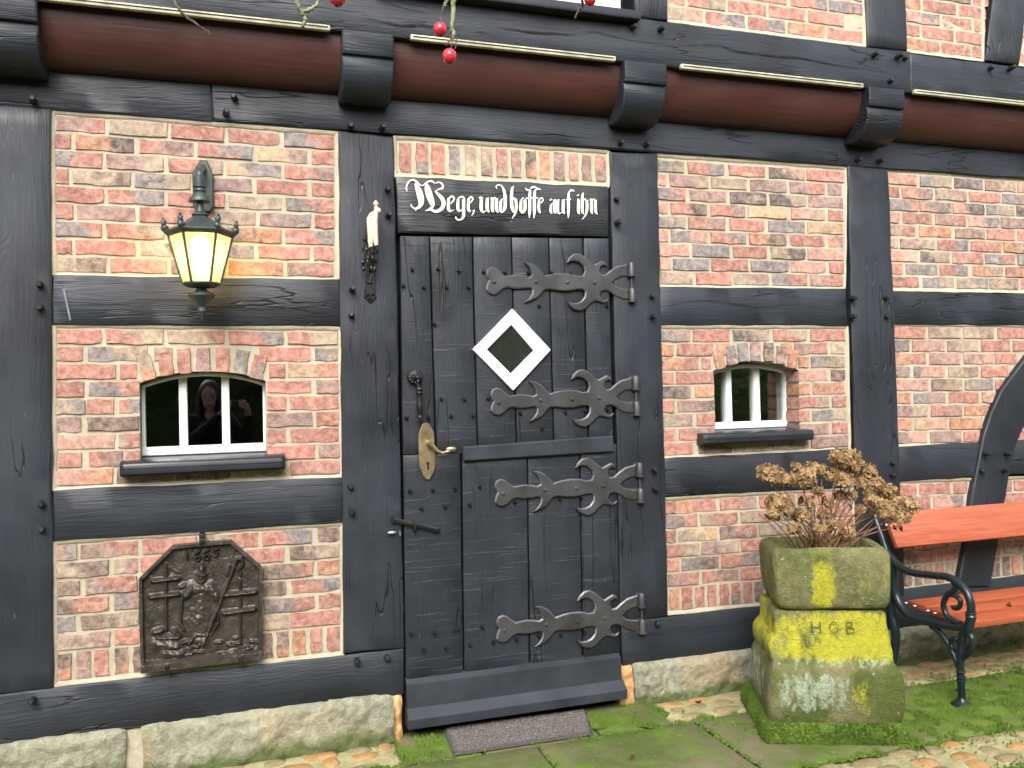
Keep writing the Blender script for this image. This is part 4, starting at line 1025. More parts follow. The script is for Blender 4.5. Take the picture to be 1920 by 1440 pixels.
# knocker: lion-like boss, stem and hanging grip
C8 = lambda x, y: (720+x/4.115, 670+y/4.115)
X, Z = W(*C8(242, 148), -.03); b = MB()
b.lathe([(.030, 0), (.036, .006), (.034, .014), (.026, .022), (.014, .03), (.004, .032)], (X, DY, Z), 18, 'y')
for k in range(12):
    t = k*PI/6; b.ball((X+.027*math.cos(t), DY-.016, Z+.027*math.sin(t)), .0085, 1)
b.ball((X+.006, DY-.032, Z-.004), .014, 2, .35); b.ball((X+.010, DY-.036, Z-.022), .010, 1, .3); b.ball((X-.010, DY-.03, Z+.010), .008, 1)
X2, Z2 = W(*C8(268, 268), -.03)
b.tube([(X+.004, DY-.03, Z-.03), (X2, DY-.034, Z2+.012)], .007, 8)
b.lathe([(.005, .028), (.014, .020), (.0165, .012), (.010, .004), (.015, -.004), (.010, -.014), (.009, -.03), (.0145, -.06), (.0145, -.08), (.010, -.10), (.008, -.105), (.016, -.118), (.014, -.124)], (X2, DY-.032, Z2), 12)
b.build('door_knocker', MAT['black_iron'], door, 40)
# handle plate, lever and keyhole
pc = [(318, 503), (345, 513), (368, 555), (382, 580), (385, 640), (392, 740), (394, 830), (386, 865), (375, 895), (345, 942), (322, 940), (295, 910), (280, 870), (270, 840), (265, 740), (263, 640), (266, 590), (275, 560), (292, 515)]
plt = MB().prism([W(*C8(*p), -.01) for p in pc], DY-.010, DY, .0025).build('handle_plate', MAT['brass'], door, 30)
plt.location.y = -.004
hb = [C8(*p) for p in ((350, 662), (385, 690), (412, 722), (450, 738), (500, 725), (535, 708))]
pts = [onY(x, y, -.05) for x, y in hb]
b = MB(); b.lathe([(.011, 0), (.011, .035), (.0125, .045), (.010, .055)], (pts[0].x, DY-.006, pts[0].z), 12, 'y')
b.tube(pts, [.010, .0085, .0075, .0072, .0075, .007], 10)
e = onY(*C8(518, 708), -.05); b.ball((e.x, e.y, e.z), .021, 2, 0, (1.25, .55, .62))
b.build('lever_handle', MAT['brass_bright'], door, 60)
X, Z = W(*C8(337, 828), -.02)
b = MB(); b.lathe([(.0065, 0), (.0065, .002)], (X, DY-.0145, Z+.006), 10, 'y'); b.box(X-.003, X+.004, DY-.0165, DY-.0145, Z-.022, Z+.004); b.build('keyhole', MAT['black_void'], door)
# hasp with its padlock bow
b = MB(); pts = [onY(*C8(*p), -.03) for p in ((75, 1255), (160, 1275), (235, 1290), (330, 1310), (415, 1330))]
b.tube(pts, [.014, .010, .011, .009, .013], 8, .35); k = pts[-1]; b.lathe([(.013, 0), (.013, .008), (.008, .01)], (k.x, k.y+.01, k.z), 12, 'y')
k = pts[2]; b.box(k.x-.005, k.x+.006, -.045, DY, k.z-.030, k.z+.016, .002); k = pts[0]; b.lathe([(.014, 0), (.014, .01)], (k.x, k.y+.012, k.z), 10, 'y')
b.build('hasp', MAT['black_iron'], door, 40)
k = onY(*C8(62, 1352), -.03); b = MB().ball((k.x, k.y, k.z), .020, 2, 0, (1.1, .5, .42)); k2 = onY(*C8(122, 1355), -.03); b.box(k2.x-.003, k2.x+.003, -.04, -.018, k2.z-.012, k2.z+.010)
b.build('hasp_staple', MAT['steel'], door, 50)

# ------------------------------------------------------------------ wall lantern (lit)
lan = thing('wall_lantern', 'lit green wall lantern with six tapering panes on the brick panel', 'lantern')
C6 = lambda x, y: (280+x/4.5, 280+y/4.5)
LY = -.175
lx = W(*C6(436, 900), LY)[0]
lz = lambda y, Y=LY: W(*C6(440, y), Y)[1]
wl = lambda px: px/4.5*(EYE.y*-1+LY)/FPX*.97       # crop pixels -> metres at the lantern
# back plate and bracket
bx, _ = W(*C6(447, 300), -.02)
b = MB()
b.prism([(bx-.040, lz(150, 0)-.03), (bx-.040, lz(480, 0)), (bx-.025, lz(535, 0)), (bx+.030, lz(535, 0)), (bx+.046, lz(480, 0)), (bx+.046, lz(180, 0)-.02), (bx+.02, lz(100, 0)), (bx-.006, lz(100, 0))], -.022, .004, .006)
b.tube([(bx+.002, -.01, lz(130, -.05)), (bx+.001, -.07, lz(140, -.1)), (lx, LY+.03, lz(170)), (lx, LY, lz(215)), (lx, LY, lz(250))], [.016, .015, .015, .017, .017], 10)
b.lathe([(.017, lz(225)), (.022, lz(235)), (.022, lz(300)), (.026, lz(308)), (.026, lz(322)), (.020, lz(330)), (.026, lz(345)), (.026, lz(356)), (.021, lz(362)), (.027, lz(380)), (.032, lz(395)), (.044, lz(430)), (.044, lz(445)), (.016, lz(460)), (.014, lz(500)), (.018, lz(512)), (.018, lz(530)), (.034, lz(548)), (.034, lz(560)), (.024, lz(568))], (lx, LY, 0), 16)
b.build('bracket_arm', MAT['lantern_green'], lan, 40)
r_t, r_b, r_c = wl(285), wl(255), wl(142)
ph = R(0)
b = MB(); b.lathe([(.022, lz(560)), (.030, lz(566)), (wl(175), lz(648)), (wl(283), lz(700)), (wl(283), lz(712)), (wl(252), lz(742)), (wl(245), lz(742)), (.02, lz(690))], (lx, LY, 0), 6, 'z', ph)
b.build('lantern_roof', MAT['lantern_green'], lan, 20)
for k in range(6):
    t = ph+k*PI/3; q = MB(); cx, cy = lx+wl(272)*math.cos(t), LY+wl(272)*math.sin(t); z0 = lz(705)
    q.ball((cx, cy, z0+.012), .016, 2, .5, (.9, .9, 1.0), 5); q.ball((cx+.004*math.cos(t), cy+.004*math.sin(t), z0+.034), .013, 2, .5, (.8, .8, 1.2), 5); q.ball((cx+.006*math.cos(t), cy+.006*math.sin(t), z0+.052), .006, 1)
    q.build('roof_finial', MAT['lantern_green'], lan, 60)
zt_, zb_ = lz(742), lz(1130); rt, rbm = wl(246), wl(146)
for k in range(6):
    t0, t1 = ph+k*PI/3, ph+(k+1)*PI/3
    P = lambda t, r_, z: (lx+r_*math.cos(t), LY+r_*math.sin(t), z)
    MB().add([P(t0, rt-.003, zt_), P(t1, rt-.003, zt_), P(t1, rbm-.003, zb_), P(t0, rbm-.003, zb_)], [(0, 1, 2, 3)]).build('lantern_pane', MAT['lantern_glass'], lan)
    MB().tube([P(t0, rt, zt_), P(t0, rbm, zb_)], .0052, 6).build('glazing_bar', MAT['lantern_green'], lan)
b = MB(); b.lathe([(wl(146), lz(1128)), (wl(148), lz(1140)), (wl(120), lz(1160)), (wl(40), lz(1172)), (wl(42), lz(1190)), (wl(62), lz(1205)), (wl(104), lz(1222)), (wl(104), lz(1238)), (wl(78), lz(1262)), (wl(40), lz(1300)), (wl(22), lz(1318)), (wl(18), lz(1330)), (wl(34), lz(1345)), (wl(36), lz(1365)), (wl(16), lz(1395)), (wl(8), lz(1425)), (.001, lz(1445))], (lx, LY, 0), 12, 'z', ph)
b.build('lantern_base', MAT['lantern_green'], lan, 35)
MB().lathe([(.006, -.085), (.020, -.065), (.034, -.02), (.042, .02), (.034, .055), (.018, .08), (.004, .085)], (lx, LY, lz(900)), 14).build('bulb', MAT['bulb_glow'], lan, 60)
pl_ = bpy.data.lights.new('lantern_light', 'POINT'); pl_.energy = 9.0; pl_.color = (1.0, .72, .38); pl_.shadow_soft_size = .04
po = bpy.data.objects.new('lantern_light', pl_); COL.objects.link(po); po.location = (lx, LY, lz(900)); po.parent = lan

# ------------------------------------------------------------------ cast-iron plaque
plq = thing('iron_plaque', 'rusty brown cast iron relief plaque dated 1665 hung on the brick panel', 'plaque')
C4 = lambda x, y: (230+x/4.8, 980+y/4.8)
PLY = -.03
pc = [(150, 500), (450, 205), (975, 155), (1255, 400), (1250, 1215), (170, 1340)]
poly = [W(*C4(*p), PLY) for p in pc]
segs = []   # relief: (x0,y0,x1,y1,radius,height)
def sg(*a): segs.append(a)
sg(390, 380, 390, 960, 17, .009); sg(275, 525, 510, 498, 20, .010); sg(255, 668, 505, 640, 20, .011)
sg(1058, 510, 1058, 1080, 15, .007); sg(925, 648, 1195, 620, 22, .012); sg(915, 812, 1180, 775, 22, .012)
sg(725, 1100, 1010, 380, 13, .012); sg(1010, 380, 1025, 325, 13, .012); sg(1025, 325, 1070, 320, 13, .012); sg(1070, 320, 1082, 370, 13, .012); sg(1082, 370, 1045, 425, 11, .010)
sg(705, 520, 705, 470, 42, .016); sg(712, 395, 712, 450, 30, .014); sg(675, 462, 740, 462, 16, .018)
sg(620, 590, 570, 650, 44, .014); sg(790, 580, 850, 670, 48, .014); sg(640, 600, 780, 600, 62, .012); sg(700, 640, 700, 760, 90, .010); sg(690, 780, 690, 940, 120, .009)
sg(535, 690, 520, 900, 16, .010); sg(520, 900, 560, 965, 16, .010); sg(850, 720, 860, 900, 12, .008); sg(860, 900, 790, 1005, 14, .009)
sg(600, 1080, 660, 1000, 22, .010); sg(660, 1000, 740, 1005, 22, .010); sg(670, 1060, 730, 1060, 46, .008)
sg(290, 985, 350, 965, 26, .012); sg(320, 1030, 500, 1025, 24, .014); sg(465, 975, 510, 1010, 26, .014); sg(330, 1100, 480, 1110, 62, .012); sg(380, 1170, 520, 1170, 50, .012); sg(530, 1080, 590, 1060, 20, .010)
sg(415, 400, 500, 455, 8, .005); sg(960, 390, 940, 470, 14, .007); sg(1060, 455, 1060, 470, 14, .009); sg(560, 560, 530, 580, 22, .008)
# the date 1665
sg(576, 262, 582, 325, 11, .011)
for ox, oy in ((668, 0), (752, -12)):
    pts = [(ox+25, 248+oy), (ox-8, 268+oy), (ox-22, 305+oy), (ox-8, 335+oy), (ox+18, 335+oy), (ox+28, 310+oy), (ox+8, 295+oy), (ox-14, 308+oy)]
    for a, c in zip(pts[:-1], pts[1:]): sg(*a, *c, 10, .011)
pts = [(858, 232), (828, 240), (824, 262), (848, 262), (852, 285), (828, 302)]
for a, c in zip(pts[:-1], pts[1:]): sg(*a, *c, 10, .011)
for k in range(22):
    rr = random.Random(k+900); x, y = rr.uniform(560, 1200), rr.uniform(1030, 1190); sg(x, y, x+rr.uniform(20, 70), y+rr.uniform(-14, 10), rr.uniform(8, 18), .006)
def inside_dist(x, y):
    d = 1e9
    for i in range(6):
        ax, ay = pc[i]; cx, cy = pc[(i+1) % 6]; L = math.hypot(cx-ax, cy-ay)
        d = min(d, ((cx-ax)*(y-ay)-(cy-ay)*(x-ax))/L)
    return d
NX, NY = 250, 250
bbox = {}
V = []; ok = []
seg2 = [(s_, min(s_[0], s_[2])-s_[4]*1.6, max(s_[0], s_[2])+s_[4]*1.6, min(s_[1], s_[3])-s_[4]*1.6, max(s_[1], s_[3])+s_[4]*1.6) for s_ in segs]
for j in range(NY+1):
    for i in range(NX+1):
        u, v = i/NX, j/NY
        xl_ = 150+20*max(0, (v-.3)/.7); xr_ = 1255
        x = xl_+(xr_-xl_)*u
        # top and bottom outline of the plate at this x
        yt = 500-295*(x-150)/300 if x < 450 else (205-50*(x-450)/525 if x < 975 else 155+245*(x-975)/280)
        yt = min(yt, 520); yb_ = 1340-125*(x-170)/1080
        y = yt+(yb_-yt)*v
        d = min(inside_dist(x, y), 80); h = 0.0
        if d < 26: h = .012
        elif d < 36: h = .012*(36-d)/10
        if y > yb_-92: h = max(h, min(.016, (y-(yb_-92))/30*.016))
        for s_, a0, a1, b0, b1 in seg2:
            if a0 < x < a1 and b0 < y < b1:
                dx, dy = s_[2]-s_[0], s_[3]-s_[1]; L2 = dx*dx+dy*dy or 1
                t = max(0, min(1, ((x-s_[0])*dx+(y-s_[1])*dy)/L2)); dd = math.hypot(x-s_[0]-t*dx, y-s_[1]-t*dy)/s_[4]
                if dd < 1.5: h = max(h, s_[5]*math.exp(-dd*dd*1.3)*(1+.25*nz(x*.03, y*.03, 5)))
        h += .0016*nz(x*.012, y*.012, 1)+.0006*nz(x*.05, y*.05, 2)
        X, Z = W(*C4(x, y), PLY); V.append((X, PLY-h*1.9, Z))
N = NX+1
F = [(j*N+i, j*N+i+1, (j+1)*N+i+1, (j+1)*N+i) for j in range(NY) for i in range(NX)]
ring = [i for i in range(N)]+[j*N+N-1 for j in range(1, N)]+[NY*N+i for i in range(N-2, -1, -1)]+[j*N for j in range(N-2, 0, -1)]
k = len(V); L = len(ring); V += [(V[i][0], -.002, V[i][2]) for i in ring]; F += [(ring[i], k+i, k+(i+1) % L, ring[(i+1) % L]) for i in range(L)]
MB().add(V, F).build('relief_plate', MAT['plaque_iron'], plq, 50)
for x, y, dz in ((712, 130, -1), (405, 1335, 1), (1062, 1258, 1)):
    X, Z = W(*C4(x, y), -.05); b = MB(); b.box(X-.011, X+.011, -.056, .0, Z-.013, Z+.013, .003); b.box(X-.010, X+.010, -.062, -.052, Z-.012+dz*.018, Z+.012+dz*.018, .003); b.build('clip', MAT['black_iron'], plq, 40)

# ------------------------------------------------------------------ ornate bracket with a worn white figure on the door post
hol = thing('iron_wall_bracket', 'ornate black iron bracket holding a flaking white figure on the door post', 'bracket')
C9 = lambda x, y: (650+x/6, 360+y/6)
b = MB()
b.prism([W(*C9(*p), -.02) for p in ((175, 520), (205, 480), (240, 520), (225, 590), (300, 900), (305, 1090), (335, 1180), (268, 1250), (195, 1175), (215, 1090), (200, 900), (190, 600))], -.026, PO-.001, .003)
for x, y, r_ in ((205, 530, 24), (180, 790, 22), (330, 770, 24), (190, 860, 22), (320, 870, 20), (190, 930, 14), (320, 930, 14), (262, 1020, 20), (235, 1150, 26), (295, 1145, 26), (265, 1195, 26), (235, 1020, 14), (290, 1020, 14)):
    X, Z = W(*C9(x, y), -.03); b.ball((X, -.030, Z), r_*.00037, 1, .3)
for x0, y0, x1, y1 in ((235, 920, 262, 985), (290, 920, 262, 985), (262, 985, 262, 1020), (205, 900, 205, 1100), (300, 900, 305, 1100)):
    b.tube([onY(*C9(x0, y0), -.03), onY(*C9(x1, y1), -.03)], .0035, 5)
b.build('back_plate', MAT['black_iron'], hol, 40)
b = MB(); HYY = -.10
for k in range(40):
    rr = random.Random(k+40); x, y = rr.gauss(265, 40), rr.uniform(640, 870); p = onY(*C9(x, y), HYY+rr.uniform(-.02, .06)); b.ball(p, rr.uniform(.004, .009), 1, .5, (.8, .8, 1.6))
p0 = onY(*C9(270, 880), -.03); b.tube([p0, onY(*C9(280, 830), -.07), onY(*C9(285, 700), HYY), onY(*C9(288, 620), HYY)], [.008, .010, .012, .015], 8)
b.build('leaf_scroll', MAT['black_iron'], hol, 40)
b = MB()
pts = [onY(*C9(x, y), HYY) for x, y in ((270, 625), (268, 560), (272, 470), (270, 380), (268, 300), (285, 255), (310, 230))]
b.tube(pts, [.008, .012, .015, .017, .017, .012, .008], 10)
pts = [onY(*C9(x, y), HYY-.008) for x, y in ((333, 600), (325, 520), (312, 420), (312, 320), (322, 240), (335, 200), (330, 160))]
b.tube(pts, [.009, .012, .016, .016, .013, .010, .008], 10)
for x, y, r_ in ((352, 210, .014), (330, 135, .0125), (328, 108, .006), (285, 290, .017), (300, 350, .018)): b.ball(onY(*C9(x, y), HYY-.005), r_, 2, .15)
b.build('worn_figure', MAT['rust_white'], hol, 60)

# ------------------------------------------------------------------ door mat
mq = [onZ(830, 1370), onZ(1100, 1334), onZ(1113, 1379), onZ(850, 1419)]
mc = [(p.x, p.y) for p in mq]
def matf(u, v):
    a = Vector(mc[0]).lerp(Vector(mc[1]), u); c = Vector(mc[3]).lerp(Vector(mc[2]), u); p = a.lerp(c, v)
    e = min(u, 1-u, .04)/.04*min(v, 1-v, .06)/.06; e = min(1, e*1.6)
    row = abs(math.sin(v*PI*15)); lump = .5+.5*nz(p.x*130, p.y*130, 3)
    return (p.x, p.y+.002*nz(p.x*60, p.y*20), .004+e*(.006+.012*row*(.40+.7*lump)))
b = MB().grid(matf, 190, 90)
rimv = b.v[:]; tag(b.build('doormat', MAT['mat_fibre'], None, 70), 'ribbed brown and grey doormat lying on the slabs before the door', 'doormat')

# ------------------------------------------------------------------ stone pedestal, trough and dried hydrangea
A = Vector((2.175, -.672)); B_ = Vector((2.713, -.897)); U = (B_-A).normalized(); Vv = Vector((-U.y, U.x))
if Vv.y < 0: Vv = -Vv
CW = (B_-A).length
def planter_block(levels, seg=11, amp=.006, fr=7, o=3.0, chip=.0, cap=True, hollow=None):
    """levels: (z, left inset, right inset, front inset, back inset); stone block as a stack of rounded rectangles"""
    b = MB(); V = []; F = []
    def ringpts(z, li, ri, fi, bi, rc_=.03):
        x0, x1, y0, y1 = li, CW-ri, fi, .56-bi; P = []
        cs = [(x0+rc_, y0+rc_, PI), (x1-rc_, y0+rc_, 1.5*PI), (x1-rc_, y1-rc_, 0), (x0+rc_, y1-rc_, .5*PI)]
        for i, (cx, cy, a0) in enumerate(cs):
            for k in range(4): t = a0+k/3*PI/2; P.append((cx+rc_*math.cos(t), cy+rc_*math.sin(t)))
            nx, ny, na = cs[(i+1) % 4]; q0 = P[-1]; q1 = (nx+rc_*math.cos(na), ny+rc_*math.sin(na))
            for k in range(1, seg): P.append((q0[0]+(q1[0]-q0[0])*k/seg, q0[1]+(q1[1]-q0[1])*k/seg))
        return P
    n = 0
    for z, li, ri, fi, bi in levels:
        P = ringpts(z, li, ri, fi, bi); n = len(P)
        for x, y in P:
            cx, cy = CW/2, .28; d = Vector((x-cx, y-cy)).normalized()
            q = A+U*x+Vv*y; k = amp*nz(q.x*fr, q.y*fr, z*fr+o)+amp*.5*nz(q.x*fr*3.3, q.y*fr*3.3, z*fr*3.3+o)
            q = q+(U*d.x+Vv*d.y)*k; V.append((q.x, q.y, z+amp*.6*nz(q.x*9, q.y*9, o+7)))
    m = len(levels)
    F = [(j*n+i, j*n+(i+1) % n, (j+1)*n+(i+1) % n, (j+1)*n+i) for j in range(m-1) for i in range(n)]
    F += [tuple(range(n-1, -1, -1)), tuple(range((m-1)*n, m*n))]
    return b.add(V, F)
ped = thing('stone_pedestal', 'weathered sandstone pedestal with yellow lichen, mossy at its foot, beside the bench', 'pedestal')
planter_block([(-.02, -.0, -.02, -.005, 0), (.02, -.006, -.024, -.012, 0), (.045, -.002, -.022, -.010, 0), (.07, .006, -.016, .0, 0), (.085, .018, -.004, .010, 0), (.094, .04, .02, .03, .03)], amp=.012, fr=20).build('mossy_foot', MAT['moss'], ped, 60)
def scurve(): 
    L = [(.075, .030, .0, .018), (.11, .020, -.014, .006), (.19, .018, -.016, .002), (.27, .022, -.014, .004), (.300, .028, -.008, .010), (.320, .040, .002, .025), (.333, .044, .010, .040), (.345, .040, .014, .048), (.38, .034, .016, .055), (.41, .034, .018, .062), (.435, .048, .019, .068), (.45, .066, .020, .072), (.48, .070, .022, .078), (.52, .070, .024, .084), (.542, .072, .026, .088), (.552, .082, .036, .10)]
    return [(z, l, r_, f_, .10) for z, l, r_, f_ in L]
planter_block(scurve(), seg=16, amp=.009, fr=9, o=9).build('pedestal_block', MAT['pedestal_stone'], ped, 45)
stone_mat('groove_stone', (.09, .085, .025), (.16, .15, .04), .3)
# carved initials H G B on the upper face, laid on as dark tubes painting the grooves' shade
def face_pt(s_, z):     # s_: metres along the front face; the face leans back as it rises
    f_ = .055+(z-.38)/.165*.033
    q = A+U*s_+Vv*(f_-.009); return Vector((q.x, q.y, z))
b = MB()
def gr(pts):
    b.tube([face_pt(*p) for p in pts], .0027, 5)
x, z = .225, .462; h = .05
gr([(x, z), (x, z+h)]); gr([(x+.036, z), (x+.036, z+h)]); gr([(x, z+.026), (x+.036, z+.026)])
b.build('carved_letter', MAT['groove_stone'], ped); b = MB()
x += .075; gr([(x+.034, z+h-.006), (x+.016, z+h), (x, z+.03), (x+.002, z+.012), (x+.018, z), (x+.034, z+.006), (x+.034, z+.022), (x+.022, z+.022)])
b.build('carved_letter', MAT['groove_stone'], ped); b = MB()
x += .075; gr([(x, z), (x, z+h)]); gr([(x, z+h), (x+.024, z+h-.006), (x+.024, z+.032), (x, z+.027)]); gr([(x, z+.027), (x+.03, z+.02), (x+.028, z+.004), (x, z)])
b.build('carved_letter', MAT['groove_stone'], ped)
tro = thing('stone_trough', 'green mossy hollowed sandstone trough standing on the lichened pedestal', 'trough')
T = [(0.557, 0.112, 0.040, 0.105, 0.180), (0.568, 0.090, 0.022, 0.085, 0.160), (0.595, 0.082, 0.016, 0.078, 0.150), (0.670, 0.076, 0.010, 0.074, 0.140), (0.760, 0.070, 0.006, 0.072, 0.130), (0.800, 0.070, 0.006, 0.074, 0.130), (0.824, 0.080, 0.016, 0.086, 0.140), (0.832, 0.097, 0.035, 0.105, 0.160), (0.824, 0.116, 0.052, 0.122, 0.180), (0.790, 0.124, 0.060, 0.130, 0.190), (0.760, 0.128, 0.064, 0.134, 0.194)]
planter_block(T, seg=16, amp=.011, fr=9, o=21).build('trough_block', MAT['trough_stone'], tro, 45)
q = A+U*.315+Vv*.285
MB().ball((q.x, q.y, .75), .165, 3, .1, (1, 1, .16), 6).build('soil', MAT['soil'], tro, 60)
hyd = thing('dried_hydrangea', 'dried brown hydrangea with papery flower heads growing in the stone trough', 'plant')
C8b = lambda x, y: (1400+x/5.144, 820+y/5.144)
base = Vector((q.x+.0, q.y-.02, .775)); rh = random.Random(17)
heads = [(235, 360, 120, -.10), (330, 400, 80, -.06), (300, 640, 105, -.10), (250, 740, 55, -.12), (545, 400, 110, -.02), (620, 310, 75, .06), (720, 320, 60, .08), (850, 350, 80, .05), (960, 200, 115, .02), (1050, 275, 85, .04), (880, 190, 60, .0), (950, 420, 75, -.03), (1160, 330, 75, .08), (1105, 440, 55, .02), (1240, 455, 75, .05), (1370, 530, 80, .08), (1440, 590, 60, .06), (1540, 670, 100, -.02), (1370, 720, 95, -.08), (1470, 780, 80, -.10), (520, 760, 70, -.08), (470, 280, 32, .1), (1200, 600, 45, .0), (460, 880, 40, -.1), (740, 760, 40, .05), (1330, 660, 60, -.06), (800, 640, 38, .02), (900, 560, 42, .05), (690, 520, 38, .04), (1010, 560, 42, .02), (1100, 700, 38, .04), (620, 640, 42, -.02), (840, 850, 46, -.04), (980, 900, 38, -.06), (700, 880, 42, -.06), (1180, 540, 42, .06)]
def floret(b, c, nrm, s_):
    nrm = nrm.normalized(); a = Vector((0, 0, 1)) if abs(nrm.z) < .9 else Vector((1, 0, 0)); t1 = nrm.cross(a).normalized(); t2 = nrm.cross(t1); th = rh.random()*PI
    for k in range(4):
        if rh.random() < .12: continue
        t = th+k*PI/2+rh.uniform(-.2, .2); d = t1*math.cos(t)+t2*math.sin(t); e = t1*-math.sin(t)+t2*math.cos(t); s2 = s_*rh.uniform(.75, 1.2); up_ = rh.uniform(-.25, .55)
        b.add([c, c+d*s2*.55+e*s2*.42+nrm*s2*up_*.35, c+d*s2+nrm*s2*up_*rh.uniform(.6, 1.3), c+d*s2*.55-e*s2*.42+nrm*s2*up_*.35, c+d*s2*.6+nrm*s2*up_*.15], [(0, 1, 4), (1, 2, 4), (2, 3, 4), (3, 0, 4)])
stems = []
for hx, hy, hr, dy in heads:
    c = onY(*C8b(hx, hy), base.y+dy); r_ = hr/5.144*(c-EYE).length/FPX*1.02
    b = MB(); nfl = int(60+hr*1.0)
    for k in range(nfl):
        th, ph_ = rh.uniform(0, 2*PI), math.acos(rh.uniform(-.75, 1)); d = Vector((math.sin(ph_)*math.cos(th), math.sin(ph_)*math.sin(th), math.cos(ph_)*.8))
        floret(b, c+d*r_*rh.uniform(.45, 1.12), d+Vector((rh.uniform(-.5, .5), rh.uniform(-.5, .5), rh.uniform(-.3, .5))), rh.uniform(.011, .020))
    for k in range(10):
        th = rh.uniform(0, 2*PI); d = Vector((math.cos(th)*.8, math.sin(th)*.8, rh.uniform(-.3, .8))); b.tube([c-Vector((0, 0, r_*.9)), c+d*r_*.75], .0011, 4)
    b.build('flower_head', MAT['petal'], hyd)
    s0 = base+Vector((rh.uniform(-.07, .07), rh.uniform(-.05, .05), -.02)); e = c-Vector((0, 0, r_*.8)); mid = s0.lerp(e, .5)+Vector((rh.uniform(-.02, .02), rh.uniform(-.02, .02), .02))
    mid.x += (s0.x-e.x)*.16
    pts = [s0.lerp(mid, t)*(1-t)+mid.lerp(e, t)*t for t in [i/7 for i in range(8)]]
    pts = [p+Vector((rh.uniform(-.004, .004), rh.uniform(-.004, .004), 0)) for p in pts]
    MB().tube(pts, [.0042-.0022*i/7 for i in range(8)], 6).build('stem', MAT['stem'], hyd, 60)
for k in range(44):
    s0 = base+Vector((rh.uniform(-.11, .11), rh.uniform(-.07, .07), -.03)); th = rh.uniform(0, 2*PI); L_ = rh.uniform(.10, .36)
    e = s0+Vector((math.cos(th)*L_*rh.uniform(.2, .95), math.sin(th)*L_*.5, L_*rh.uniform(.45, 1.0))); mid = s0.lerp(e, .5)+Vector((rh.uniform(-.03, .03), 0, rh.uniform(-.02, .03)))
    pts = [s0.lerp(mid, t)*(1-t)+mid.lerp(e, t)*t for t in [i/5 for i in range(6)]]
    MB().tube(pts, [.0034-.0021*i/5 for i in range(6)], 5).build('stem', MAT['stem'], hyd, 60)
def leaf(c, d, s_, name='dry_leaf', parent=None, mat='dry_leaf'):
    d = d.normalized(); a = Vector((rh.uniform(-1, 1), rh.uniform(-1, 1), rh.uniform(-1, 1))); e = d.cross(a).normalized(); n_ = d.cross(e); b = MB()
    R_ = [(0, .02), (.25, .30), (.5, .38), (.75, .26), (1, .02)]; V = []
    for t, w_ in R_:
        p = c+d*s_*t+n_*s_*.25*math.sin(t*3); V += [p-e*s_*w_*.8+n_*s_*w_*.5, p, p+e*s_*w_*.8+n_*s_*w_*.5]
    b.add(V, [(3*i+j, 3*i+j+1, 3*i+j+4, 3*i+j+3) for i in range(4) for j in range(2)])
    return b.build(name, MAT[mat], parent, 80)
for x, y in ((530, 560), (820, 520), (760, 560), (1185, 660), (1200, 740), (1190, 690), (640, 740), (640, 790), (680, 980), (1140, 1000), (1060, 1030), (1310, 860), (1420, 840), (1490, 850), (610, 560), (300, 740), (380, 700), (980, 640)):
    leaf(onY(*C8b(x, y), base.y+rh.uniform(-.08, .06)), Vector((rh.uniform(-.5, .5), rh.uniform(-.5, .2), -1)), rh.uniform(.025, .05), 'leaf', hyd)

# ------------------------------------------------------------------ bench
bench = thing('garden_bench', 'bench of orange stained planks on black scrolled iron ends, beside the planter', 'bench')
C3 = lambda x, y: (1640+x/3.6, 940+y/3.6)
BX = 3.30
def sm_(pts, n=5):
    P = [Vector(p) for p in pts]; E_ = [P[0]*2-P[1]]+P+[P[-1]*2-P[-2]]; out = []
    for i in range(1, len(E_)-2):
        for k in range(n):
            t = k/n; a, c, d, e = E_[i-1], E_[i], E_[i+1], E_[i+2]; out.append(.5*((2*c)+(d-a)*t+(2*a-5*c+4*d-e)*t*t+(3*c-a-3*d+e)*t**3))
    return out+[P[-1]]
def bp(*pts): return sm_([onX(*C3(x, y), BX) for x, y in pts])
b = MB()
b.tube(bp((-5, 95), (15, 150), (45, 230), (75, 320), (118, 385), (170, 440), (250, 480), (400, 500), (490, 510), (560, 548), (618, 610), (648, 690), (652, 770)), .019, 10)
b.tube(bp((118, 385), (128, 460), (130, 560), (148, 650), (190, 730), (250, 785), (330, 808), (430, 830), (540, 848), (620, 850)), .020, 10)
b.tube(bp((105, 640), (115, 760), (135, 850), (140, 930), (130, 1020), (120, 1120)), [.024]*26, 10)
b.tube(bp((530, 540), (548, 575), (530, 608), (492, 632), (465, 690), (478, 755), (520, 802), (580, 828)), .014, 10)
b.tube(bp((510, 632), (548, 640), (578, 672), (570, 715), (538, 720), (528, 700)), .012, 10)
b.tube(bp((655, 770), (640, 830), (630, 870), (600, 900), (585, 960), (580, 1040), (578, 1150), (585, 1250), (592, 1350)), [.022]*10+[.020]*10+[.018]*15+[.017]*6, 12)
b.tube(bp((612, 880), (650, 910), (660, 960), (640, 1020), (595, 1058)), .014, 10)
b.tube(bp((585, 1000), (545, 1005), (515, 975), (520, 935), (548, 925), (552, 950)), .011, 10)
b.tube(bp((380, 840), (440, 885), (500, 970), (535, 1040), (565, 1120)), [.014]*21, 10)
fp = onX(*C3(590, 1375), BX)
for y in (1150, 1185, 1210): p = onX(*C3(582, y), BX); b.lathe([(.018, -.006), (.024, 0), (.018, .006)], p, 12)
p = onX(*C3(648, 765), BX); b.lathe([(.018, -.016), (.026, -.008), (.022, 0), (.026, .008), (.018, .016)], p, 12)
b.lathe([(.052, 0), (.050, .008), (.034, .016), (.020, .032), (.016, .05)], (fp.x, fp.y, 0), 16)
